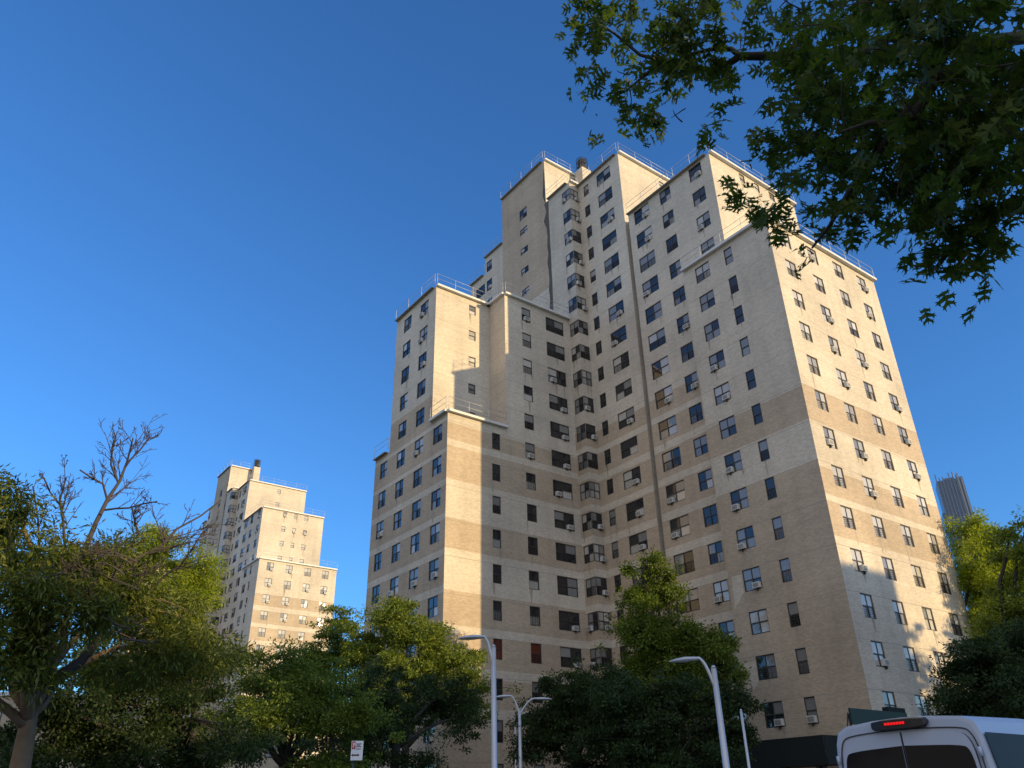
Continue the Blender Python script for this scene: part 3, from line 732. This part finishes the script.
    for sgn in (-1, 1):
        for y in (1.1, 4.9):
            wh = MB(); wh.tube([(sgn * .78, y, .36), (sgn * .80, y, .36), (sgn * .97, y, .36), (sgn * 1.0, y, .36)], [.30, .36, .36, .31], M['tyre'], 20); tw = wh.build('wheel', root)
            rm = MB(); rm.tube([(sgn * 1.001, y, .36), (sgn * 1.012, y, .36)], [.22, .2], M['rim'], 16); rm.build('rim', tw)
make_van()

# ------------------------------------------------------------------ trees
DENS, LSC, CLU, SPR = 1.35, .46, 2.9, .38
def leaf_mesh(name, C, size, mat, aspect=.5, droop=.25, seed=0):
    """one small folded diamond per leaf; C is an (N,3) array of leaf positions"""
    rg = np.random.default_rng(seed); N = len(C)
    d = rg.normal(size=(N, 3)); d[:, 2] -= droop; d /= np.linalg.norm(d, axis=1)[:, None]
    n = rg.normal(size=(N, 3)); n[:, 2] += .8; sdir = np.cross(d, n); sdir /= np.linalg.norm(sdir, axis=1)[:, None]
    nn = np.cross(sdir, d)
    L_ = size * rg.uniform(.65, 1.25, N)[:, None]; Wd = L_ * aspect * .5
    base = C - d * L_ * .5; tip = C + d * L_ * .5; mid = C + nn * L_ * .10
    V4 = np.stack([base, mid + sdir * Wd, tip, mid - sdir * Wd], 1).reshape(-1, 3)
    me = bpy.data.meshes.new(name); me.vertices.add(4 * N); me.vertices.foreach_set('co', V4.astype(np.float32).ravel())
    me.loops.add(4 * N); me.loops.foreach_set('vertex_index', np.arange(4 * N, dtype=np.int32))
    me.polygons.add(N); me.polygons.foreach_set('loop_start', np.arange(0, 4 * N, 4, dtype=np.int32))
    me.materials.append(mat); me.update(calc_edges=True)
    return me

def curve(a, b, sag, n=6, rg=random):
    a, b = Vector(a), Vector(b); L_ = (b - a).length
    k1 = Vector((rg.uniform(-1, 1), rg.uniform(-1, 1), rg.uniform(-.3, 1))) * L_ * sag
    return [a.lerp(b, i / n) + k1 * math.sin(math.pi * i / n) + Vector((rg.uniform(-1, 1), rg.uniform(-1, 1), rg.uniform(-1, 1))) * L_ * .015 * (0 < i < n) for i in range(n + 1)]

def tree(name, label, base, fork_z, r0, lobes, leaf, clusters, per, mat, bark, seed, lean=(0, 0), spread=.55, flat=.55, aspect=.5, group='street trees', cat='tree', droop=.25, trunk_path=None, gap=0.0, sub=.7):
    rg = random.Random(seed); ng = np.random.default_rng(seed)
    root = empty(name, (base[0], base[1], -.02)); tag(root, label, cat, group)
    o = Vector((base[0], base[1], -.02))
    b = MB(); fork = Vector((lean[0], lean[1], fork_z))
    tp = trunk_path or [Vector((0, 0, 0)), Vector((lean[0] * .25, lean[1] * .25, fork_z * .35)), Vector((lean[0] * .6, lean[1] * .6, fork_z * .7)), fork]
    k = len(tp) - 1
    b.tube(tp, [r0 * (1.25 if i == 0 else 1 - .35 * i / k) for i in range(k + 1)], bark, 10)
    fork = tp[-1]
    nodes = []
    for (c, r) in lobes:
        c = Vector(c) - o; end = c + Vector((0, 0, r[2] * .3))
        path = curve(fork - Vector((0, 0, rg.uniform(0, .25) * fork_z * .3)), end, .10, 8, rg)
        rr = r0 * .5
        b.tube(path, [rr * (1 - .8 * i / 8) for i in range(9)], bark, 6); nodes += path[3:]
    vol = [r[0] * r[1] * r[2] for (_, r) in lobes]; tot = sum(v ** .75 for v in vol); P = []
    for (c, r), v in zip(lobes, vol):
        m_ = max(4, int(clusters * CLU * v ** .75 / tot)); c = Vector(c) - o; fq = 2.6 / max(.6, (r[0] + r[2]) * .5)
        ns = max(5, int(5 + 5 * min(1.5, max(r) / 2.0))); subs = []
        for _ in range(ns):
            dv = Vector((rg.gauss(0, 1), rg.gauss(0, 1), rg.gauss(0, 1))).normalized() * rg.uniform(.35, 1.0)
            k_ = rg.uniform(.26, .5)
            subs.append((c + Vector((dv.x * r[0], dv.y * r[1], dv.z * r[2])), (r[0] * k_, r[1] * k_, r[2] * k_ * sub), rg.uniform(-.16, .16)))
        for _ in range(m_):
            sc_, sr, tilt = rg.choice(subs)
            dv = Vector((rg.gauss(0, .62), rg.gauss(0, .62), rg.gauss(0, .55)))
            stray = rg.random() < .16
            if stray: dv *= 1.75
            q = sc_ + Vector((dv.x * sr[0], dv.y * sr[1], dv.z * sr[2] - .12 * (dv.x ** 2 + dv.y ** 2) * sr[2] + tilt * dv.x * sr[0]))
            if noise.noise(q * fq * 1.6 + Vector((seed, 0, 0))) < -.10 + gap: continue
            nr = min(nodes, key=lambda x: (x - q).length)
            if rg.random() < .22:
                tw = curve(nr, q, .12, 4, rg); b.tube(tw, [r0 * .09, r0 * .075, r0 * .06, r0 * .045, r0 * .02], bark, 4, False)
            sc = spread * SPR * rg.uniform(.6, 1.4)
            pts = np.clip(ng.normal(size=(int(per * DENS * rg.uniform(.5, 1.4) * (.4 if stray else 1)), 3)), -1.9, 1.9) * np.array([sc, sc, sc * flat]) * .62 + np.array(q)
            P.append(pts)
    b.build('trunk', root)
    link('crown', leaf_mesh('crown', np.concatenate(P), leaf * LSC, mat, aspect, droop, seed), root)
    return root, o

def lobe(px, py, d, rpx, ry=None, rd=None):
    """an ellipsoid of foliage seen at a pixel, d metres away, with radii in photo pixels"""
    c = at(px, py, d); f = (c - Vector((0, 0, EYE))).length / F_PX * math.cos(R_(10))
    a = rpx * f; return (c, (a, (rd * f if rd else a), (ry if ry else rpx) * f))

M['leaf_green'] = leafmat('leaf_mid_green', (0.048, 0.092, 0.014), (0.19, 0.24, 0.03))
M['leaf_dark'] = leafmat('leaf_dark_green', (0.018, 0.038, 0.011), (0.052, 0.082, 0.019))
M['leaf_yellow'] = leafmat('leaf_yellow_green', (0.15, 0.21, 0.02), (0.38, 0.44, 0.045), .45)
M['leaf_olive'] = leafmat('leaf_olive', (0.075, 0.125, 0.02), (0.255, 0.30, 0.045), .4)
M['leaf_left'] = leafmat('leaf_locust', (0.050, 0.085, 0.016), (0.20, 0.225, 0.038), .4)
M['leaf_oak'] = leafmat('leaf_oak', (0.030, 0.062, 0.012), (0.100, 0.145, 0.022), .5)

def gb(px, d): p = at(px, 760, d); return (p.x, p.y)

# left honey locust with bare dead boughs
tb = gb(20, 13.5)
def rel(px, py, d, b_): p = at(px, py, d); return Vector((p.x - b_[0], p.y - b_[1], p.z + .02))
L1 = [lobe(12, 487, 13.5, 30, 20), lobe(6, 540, 13, 44, 30), lobe(66, 550, 13.5, 44, 26), lobe(112, 565, 14.5, 40, 24), lobe(45, 600, 12.5, 60, 40), lobe(120, 615, 14, 62, 42), lobe(-10, 640, 12.5, 45, 50), lobe(30, 655, 12.5, 32, 26), lobe(150, 660, 15, 60, 40), lobe(-45, 530, 14, 60, 50)]
loc_root, loc_o = tree('locust_tree', 'near locust tree at the left edge with thick pale trunk and bare boughs', tb, 3.2, .15, L1, .22, 400, 75, M['leaf_left'], M['bark'], 21, spread=.66, flat=.55, aspect=.24, droop=.6, gap=.07, sub=.85,
     trunk_path=[Vector((0, 0, 0)), rel(20, 768, 13.5, tb), rel(26, 735, 13.5, tb), rel(31, 708, 13.5, tb)])
lb_ = MB()
lb_.tube([rel(31, 712, 13.5, tb), rel(29, 670, 13.5, tb), rel(24, 630, 13.6, tb), rel(14, 580, 13.6, tb), rel(12, 520, 13.6, tb)], [.10, .085, .07, .05, .02], M['bark_dark'], 8)
lb_.tube([rel(33, 705, 13.5, tb), rel(58, 677, 13.6, tb), rel(80, 662, 13.8, tb), rel(97, 642, 14, tb), rel(112, 600, 14.2, tb)], [.10, .085, .07, .06, .03], M['bark_dark'], 8)
lb_.tube([rel(28, 728, 13.5, tb), rel(14, 715, 13.4, tb), rel(0, 704, 13.3, tb), rel(-14, 690, 13.3, tb)], [.08, .065, .055, .03], M['bark'], 8)
lb_.build('limb', loc_root)
def bare(path, r0, r1, mb, mat, rg, depth, lenf, dens):
    path = [Vector(p) for p in path]; n = len(path) - 1
    mb.tube(path, [r0 + (r1 - r0) * i / n for i in range(n + 1)], mat, 6 if depth > 1 else 4, False)
    if depth == 0: return
    L_ = sum((path[i + 1] - path[i]).length for i in range(n))
    for _ in range(dens):
        t = rg.uniform(.22, 1.0) * n; i = min(int(t), n - 1); p = path[i].lerp(path[i + 1], t - i); d = (path[i + 1] - path[i]).normalized()
        a = d.orthogonal().normalized(); a.rotate(Matrix.Rotation(rg.uniform(0, 6.28), 4, d))
        nd = (d * rg.uniform(.5, 1.0) + a * rg.uniform(.45, .95) + Vector((0, 0, .18))).normalized()
        l = L_ * lenf * rg.uniform(.5, 1.15) * (1.15 - .5 * t / n)
        rr = (r0 + (r1 - r0) * t / n) * .55; q = [p]; cur = nd.copy()
        for s_ in range(4):
            cur = (cur + Vector((rg.uniform(-1, 1), rg.uniform(-1, 1), rg.uniform(-.6, 1))) * .17).normalized(); q.append(q[-1] + cur * l / 4)
        bare(q, max(rr, .005), .0035, mb, mat, rg, depth - 1, .5, max(2, int(dens * .62)))
rg = random.Random(4); D_ = 13.8
for pts, r0, dn in (([(82, 556), (95.8, 523), (107.8, 499), (119.8, 481), (127, 462), (133, 438)], .07, 8), ([(104.8, 510), (116, 508.5), (128.8, 508), (142, 504), (157, 501.5)], .03, 5),
                    ([(107, 499), (103, 484), (92, 478), (80, 470)], .03, 6), ([(118, 482), (111, 465), (112, 448), (116, 436)], .03, 6),
                    ([(128, 462), (140, 450), (150, 437)], .022, 5), ([(120, 568), (140.8, 556), (161.7, 546), (176.7, 529), (200.6, 516), (221, 500)], .055, 7),
                    ([(150, 590), (168, 573), (180, 566), (190, 552), (203, 532)], .04, 5), ([(112, 560), (129, 547), (139, 534), (135, 522), (132, 508)], .035, 6),
                    ([(66, 560), (63, 520), (60, 500), (66, 478)], .035, 6), ([(60, 505), (50, 492), (44, 478)], .02, 5), ([(40, 560), (38, 520), (33, 486)], .025, 4)):
    r0 *= .6; dn += 3
    mb = MB(); bare([rel(px, py, D_ + .25 * i * (1 if r0 > .03 else -1) * .5, tb) for i, (px, py) in enumerate(pts)], r0, .012, mb, M['bark_grey'], rg, 3 if r0 >= .02 else 2, .42, dn)
    mb.build('bare_bough', loc_root)
mb = MB()
for _ in range(40):
    px, py = rg.uniform(40, 140), rg.uniform(560, 640); d = rg.uniform(11.8, 13.2); p = rel(px, py, d, tb); q = rel(px + rg.uniform(-45, 30), py + rg.uniform(-30, 20), d + rg.uniform(-.5, .4), tb)
    bare(curve(p, q, .12, 5, rg), .016, .005, mb, M['bark_grey'], rg, 2, .6, 5)
mb.build('dead_twigs', loc_root)

# the other trees
tree('locust_tree', 'bright yellow green locust crown behind the bare boughs, left of the far tower', gb(170, 26), 4, .2,
     [lobe(165, 560, 26, 34, 28), lobe(195, 580, 26, 30, 26), lobe(140, 550, 26.5, 34, 24), lobe(180, 605, 26, 34, 26), lobe(130, 600, 27, 40, 40), lobe(205, 570, 26, 18, 14)], .22, 170, 100, M['leaf_yellow'], M['bark_dark'], 31, spread=.75, aspect=.32, droop=.5, sub=1.0)
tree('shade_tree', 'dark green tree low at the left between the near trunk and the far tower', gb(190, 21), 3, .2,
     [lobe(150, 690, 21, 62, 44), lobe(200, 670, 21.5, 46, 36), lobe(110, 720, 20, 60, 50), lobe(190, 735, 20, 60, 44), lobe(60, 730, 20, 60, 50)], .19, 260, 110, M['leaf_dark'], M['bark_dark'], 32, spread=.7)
tree('shade_tree', 'broad rounded green tree below the sunlit foot of the far tower', gb(285, 27), 3, .22,
     [lobe(270, 680, 27, 46, 30), lobe(310, 690, 27, 48, 34), lobe(245, 715, 26, 46, 40), lobe(300, 735, 26, 60, 40), lobe(345, 725, 26, 46, 40), lobe(285, 668, 27.5, 36, 18)], .2, 300, 110, M['leaf_green'], M['bark_dark'], 33, spread=.75)
tree('shade_tree', 'airy layered tree with sky showing through between the two towers', gb(330, 52), 6, .25,
     [lobe(330, 640, 52, 34, 24), lobe(310, 655, 52, 24, 18), lobe(355, 648, 52, 26, 26), lobe(335, 622, 52, 26, 12), lobe(340, 675, 52, 40, 20)], .34, 130, 90, M['leaf_green'], M['bark_dark'], 34, spread=1.1, flat=.35)
tree('shade_tree', 'rounded tree with a sunny yellow top against the left wing of the big tower', gb(405, 47), 5, .3,
     [lobe(392, 628, 47, 36, 26), lobe(415, 645, 47, 36, 28), lobe(380, 660, 47, 34, 30), lobe(440, 670, 47, 38, 30), lobe(410, 690, 46, 54, 34), lobe(462, 690, 47, 24, 34), lobe(395, 610, 47, 22, 12), lobe(455, 655, 47, 20, 12)], .34, 340, 110, M['leaf_olive'], M['bark_dark'], 35, spread=1.05)
tree('shade_tree', 'dark spreading tree hanging over the pavement right of the parking sign', gb(395, 33), 4, .24,
     [lobe(395, 700, 34, 50, 30), lobe(445, 700, 34, 36, 30), lobe(360, 705, 33, 44, 34), lobe(465, 725, 34, 16, 26), lobe(395, 742, 33, 56, 24), lobe(345, 748, 32, 40, 22)], .24, 200, 110, M['leaf_dark'], M['bark_dark'], 36, spread=.85)
tree('shade_tree', 'tall pointed tree with a sunlit tip before the inner corner of the big tower', gb(665, 49), 6, .3,
     [lobe(655, 548, 49, 4, 12), lobe(652, 566, 49, 12, 12), lobe(668, 572, 49, 10, 7), lobe(636, 572, 49, 9, 7), lobe(650, 592, 49, 24, 14), lobe(676, 590, 49, 12, 7), lobe(630, 598, 49, 12, 10), lobe(648, 620, 49, 34, 16), lobe(690, 634, 48, 30, 14), lobe(722, 640, 48, 18, 7), lobe(640, 650, 48, 36, 22), lobe(690, 665, 48, 40, 20), lobe(650, 690, 48, 48, 26)], .36, 400, 110, M['leaf_green'], M['bark_dark'], 37, spread=1.0, flat=.8, sub=1.1)
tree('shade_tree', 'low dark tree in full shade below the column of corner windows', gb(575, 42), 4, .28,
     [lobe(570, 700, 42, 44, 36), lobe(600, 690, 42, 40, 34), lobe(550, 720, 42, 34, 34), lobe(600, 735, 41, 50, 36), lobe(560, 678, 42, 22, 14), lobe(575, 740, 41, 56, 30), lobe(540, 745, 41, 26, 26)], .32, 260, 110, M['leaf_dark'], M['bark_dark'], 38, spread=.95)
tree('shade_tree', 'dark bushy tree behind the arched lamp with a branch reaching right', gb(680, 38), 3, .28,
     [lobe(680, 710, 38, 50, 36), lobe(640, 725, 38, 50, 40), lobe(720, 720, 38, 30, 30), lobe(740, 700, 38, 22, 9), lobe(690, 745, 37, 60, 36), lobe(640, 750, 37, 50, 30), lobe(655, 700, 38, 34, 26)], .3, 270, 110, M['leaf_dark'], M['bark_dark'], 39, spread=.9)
tree('locust_tree', 'tall sunlit yellow green tree directly right of the big tower', gb(985, 62), 9, .35,
     [lobe(968, 534, 62, 16, 15), lobe(985, 560, 62, 26, 22), lobe(1000, 600, 62, 30, 30), lobe(976, 605, 62, 16, 32), lobe(1005, 640, 62, 34, 28), lobe(990, 543, 63, 18, 13), lobe(1018, 585, 63, 26, 24)], .48, 300, 110, M['leaf_yellow'], M['bark_dark'], 40, spread=1.3, aspect=.34, droop=.5, sub=1.0, flat=.8)
tree('shade_tree', 'green tree cut by the right edge of the photo', gb(1040, 50), 8, .32,
     [lobe(1030, 540, 50, 30, 26), lobe(1050, 580, 50, 40, 40), lobe(1030, 640, 49, 30, 40), lobe(1015, 525, 50, 10, 8)], .38, 150, 90, M['leaf_olive'], M['bark_dark'], 41, spread=1.1)
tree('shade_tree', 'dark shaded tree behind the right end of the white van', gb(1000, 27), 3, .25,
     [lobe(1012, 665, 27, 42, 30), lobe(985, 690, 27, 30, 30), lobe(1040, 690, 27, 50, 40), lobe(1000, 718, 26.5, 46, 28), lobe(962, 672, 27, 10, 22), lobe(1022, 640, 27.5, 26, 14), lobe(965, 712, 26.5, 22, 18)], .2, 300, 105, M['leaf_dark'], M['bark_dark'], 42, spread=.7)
for (u, w, h, sd) in ((-8.5, 61.5, 17, 51), (-3, 58, 15, 52)):
    c = uw(u, w)
    tree('shade_tree', ('taller' if sd == 51 else 'shorter') + ' street tree right of the picture whose shadow falls on the sunny wall', (c.x, c.y), 6, .3,
         [((c.x, c.y, h * .75), (3.2, 3.2, 3.4)), ((c.x + 1.5, c.y - 1, h * .55), (3, 3, 2.4)), ((c.x - 1.5, c.y + 1, h * .6), (3, 3, 2.4)), ((c.x, c.y, h * .95), (1.6, 1.6, 1.8))], .45, 120, 70, M['leaf_green'], M['bark_dark'], sd, spread=1.1)

# ------------------------------------------------------------------ pin oak overhead
def oak_leaf(size, rg):
    """outline of a pin oak leaf: narrow blade with pointed lobes; list of faces in (x, y)"""
    s = size; F = []
    spine = [(0, 0), (.022, .14), (.032, .36), (.034, .58), (.03, .8), (0, 1.0), (-.03, .8), (-.034, .58), (-.032, .36), (-.022, .14)]
    F.append(spine)
    for sg in (-1, 1):
        for (y0, y1, lx, ly) in ((.10, .31, .30, .27), (.31, .57, .46, .63), (.57, .80, .30, .93)):
            F.append([(sg * .022, y0), (sg * lx * .52, (y0 + ly) / 2 - .02), (sg * lx, ly), (sg * lx * .52, (y1 + ly) / 2 + .02), (sg * .03, y1)])
            F.append([(sg * lx * .5, (y0 + ly) / 2), (sg * (lx * .92), ly - .17), (sg * lx * .72, (y0 + ly) / 2 + (ly - y0) * .25)])
            F.append([(sg * lx * .5, (y1 + ly) / 2), (sg * (lx * .62), ly + .13), (sg * lx * .75, (y1 + ly) / 2 + .04)])
    return [[(x * s, y * s) for x, y in f] for f in F]

root = empty('oak_tree', (7.2, 2.6, 0)); tag(root, 'pin oak overhead whose dark lobed leaves hang into the top right corner', 'tree')
OO = Vector((7.2, 2.6, 0))
bk = MB(); bk.tube([(0, 0, 0), (.05, 0, 1.5), (-.1, .1, 3.5), (-.1, .3, 5.5), (.1, .3, 8), (.2, .4, 11)], [.36, .30, .27, .23, .17, .08], M['bark_dark'], 12); bk.build('trunk', root)
rg = random.Random(12)
TW = []     # twigs: pixel path with distance along the view line
def tw(pts, r0, hang=1.0, start=0.0): TW.append(([atr(px, py, d) - OO for px, py, d in pts], r0, hang, start))
br = MB()
def bough(pts, r0, r1):
    P = [atr(px, py, d) - OO for px, py, d in pts]; n = len(P) - 1; br.tube(P, [r0 + (r1 - r0) * i / n for i in range(n + 1)], M['bark_dark'], 7)
bough([(1080, 30, 7.0), (960, 45, 6.6), (860, 52, 6.5), (790, 56, 6.5), (740, 56, 6.5), (725, 66, 6.5), (712, 70, 6.5), (690, 67, 6.5)], .05, .016)
bough([(740, 56, 6.5), (731, 49, 6.5), (712, 49, 6.6), (690, 55, 6.6)], .024, .012)
bough([(690, 67, 6.5), (665, 62, 6.6), (640, 55, 6.6), (615, 34, 6.7), (600, 24, 6.7)], .018, .008)
bough([(660, 62, 6.6), (645, 75, 6.6), (625, 92, 6.6)], .014, .007)
bough([(1090, 60, 5.5), (990, 70, 5.2), (935, 80, 5.0), (918, 110, 5.0), (905, 125, 5.0), (870, 122, 5.0), (840, 132, 5.0)], .055, .005)
bough([(1100, 190, 5.2), (1010, 205, 5.0), (960, 235, 5.0), (935, 270, 5.0)], .05, .01)
bough([(930, 80, 5.0), (880, 150, 5.2), (850, 190, 5.4), (830, 225, 5.6), (812, 248, 5.7)], .03, .007)
for i in range(5):   # boughs joining the trunk
    pass
br.tube([Vector((-.1, .3, 5.4)), atr(1180, 20, 7.4) - OO, atr(1080, 30, 7.0) - OO], [.11, .075, .05], M['bark_dark'], 8)
br.tube([Vector((-.1, .2, 4.6)), atr(1180, 60, 6.0) - OO, atr(1090, 60, 5.5) - OO], [.12, .09, .075], M['bark_dark'], 8)
br.tube([Vector((-.1, .1, 3.7)), atr(1170, 180, 5.6) - OO, atr(1100, 190, 5.2) - OO], [.10, .07, .05], M['bark_dark'], 8)

# foliage areas: (pixel, distance, radius in pixels, number of leaves)
BL = [(578, 45, 6.7, 10, 12), (575, 22, 6.7, 9, 12), (588, 8, 6.7, 12, 14), (600, 140, 6.6, 10, 8), (590, 20, 6.7, 26, 34), (575, 75, 6.7, 14, 18), (578, 100, 6.6, 18, 26), (585, 125, 6.6, 18, 20), (600, 60, 6.6, 24, 34), (610, 95, 6.6, 26, 46), (625, 30, 6.7, 26, 30), (640, 10, 6.7, 36, 50), (635, 75, 6.5, 26, 52), (625, 118, 6.6, 18, 24),
      (640, 138, 6.6, 13, 18), (665, 128, 6.6, 14, 22), (660, 95, 6.5, 26, 60), (680, 40, 6.5, 28, 64), (665, 60, 6.5, 24, 48), (690, 85, 6.5, 24, 52), (700, 20, 6.6, 30, 60), (680, 105, 6.5, 16, 28), (705, 100, 6.5, 14, 18), (712, 128, 6.5, 14, 22), (718, 75, 6.5, 12, 12),
      (735, 12, 6.5, 22, 34), (755, 22, 6.4, 12, 12), (772, 62, 6.3, 10, 9), (800, 20, 6.0, 26, 44), (800, 70, 5.8, 20, 28), (780, 5, 6.2, 22, 26),
      (815, 45, 5.8, 34, 70), (850, 20, 5.6, 44, 100), (860, 70, 5.6, 46, 110), (905, 35, 5.2, 48, 120), (900, 95, 5.2, 40, 90), (950, 20, 4.8, 60, 120), (960, 75, 4.8, 50, 105), (1005, 40, 4.5, 60, 120), (1010, 110, 4.6, 52, 115),
      (960, 140, 5.0, 46, 95), (1000, 175, 5.0, 44, 100), (930, 170, 5.1, 40, 80), (890, 150, 5.3, 36, 70), (850, 125, 5.5, 34, 66), (815, 105, 5.7, 28, 50), (790, 125, 5.9, 26, 46), (768, 165, 6.0, 22, 42), (790, 180, 5.9, 26, 52), (820, 165, 5.7, 26, 46), (768, 195, 6.0, 18, 24),
      (745, 185, 6.1, 14, 16), (725, 195, 6.2, 10, 9), (800, 210, 5.8, 16, 22), (780, 215, 5.9, 12, 12), (850, 190, 5.5, 20, 26), (880, 195, 5.3, 24, 30), (850, 222, 5.6, 10, 8), (820, 235, 5.7, 12, 10), (805, 253, 5.7, 10, 7), (905, 205, 5.2, 18, 22),
      (985, 215, 5.0, 34, 60), (1015, 225, 4.9, 26, 44), (950, 225, 5.0, 22, 26), (935, 262, 5.0, 14, 15), (960, 270, 5.0, 18, 18), (938, 290, 5.0, 11, 9), (990, 275, 4.9, 16, 14), (1000, 290, 4.9, 10, 7), (955, 250, 5.0, 16, 16), (985, 250, 4.9, 16, 14), (940, 215, 5.1, 14, 12)]
lv = MB(); mat_i = M['leaf_oak']
V_, F_ = [], []
for (px, py, d, r, n) in BL:
    n = int(n * .95)
    py -= 14 if (py > 200 and px > 900) else 5
    if px < 735: px += 5
    if px < 735 and py < 150: py -= 9
    if px < 605: px += 2; r *= .9
    if d < 5.7 and py < 190: n = int(n * 1.4)
    c0 = atr(px, py, d) - OO; f = d / F_PX
    # a few leafy twigs through each clump
    tws = []
    for _ in range(max(1, n // 14)):
        a = c0 + Vector((rg.gauss(0, .5), rg.gauss(0, .9), rg.gauss(0, .5))) * r * f; e = a + Vector((rg.uniform(-1, .4), rg.uniform(-.8, .8), rg.uniform(-.8, .5))) * r * f * .9
        br.tube(curve(a, e, .1, 3, rg), [.006, .005, .004, .002], M['bark_dark'], 4, False); tws.append((a, e))
    for _ in range(n):
        if rg.random() < .35: a, e = rg.choice(tws); p = a.lerp(e, rg.random()) + Vector((rg.gauss(0, .03), rg.gauss(0, .03), rg.gauss(0, .03)))
        else:
            while True:
                q = Vector((rg.uniform(-1, 1), rg.uniform(-1, 1), rg.uniform(-1, 1)))
                if q.length < 1: break
            p = c0 + Vector((q.x * r * f, q.y * (r * f * 1.3 + .25), q.z * r * f))
        if noise.noise(p * 2.3) < -.22: continue
        sz = rg.uniform(.10, .155)
        rot = Euler((rg.gauss(-.5, .55), rg.gauss(0, .5), rg.uniform(0, 6.28))).to_matrix(); fold = rg.uniform(.1, .5); curl = rg.uniform(-.5, .1)
        idx = {}
        base = len(V_)
        for fc_ in oak_leaf(sz, rg):
            ids = []
            for (x, y) in fc_:
                key = (round(x, 6), round(y, 6))
                if key not in idx:
                    idx[key] = len(V_); V_.append(tuple(p + rot @ Vector((x, y, abs(x) * fold + curl * y * y / sz))))
                ids.append(idx[key])
            F_.append(tuple(ids))
me = bpy.data.meshes.new('crown'); me.from_pydata(V_, [], F_); me.materials.append(mat_i); me.update()
link('crown', me, root)
br.build('boughs' if False else 'branch', root)
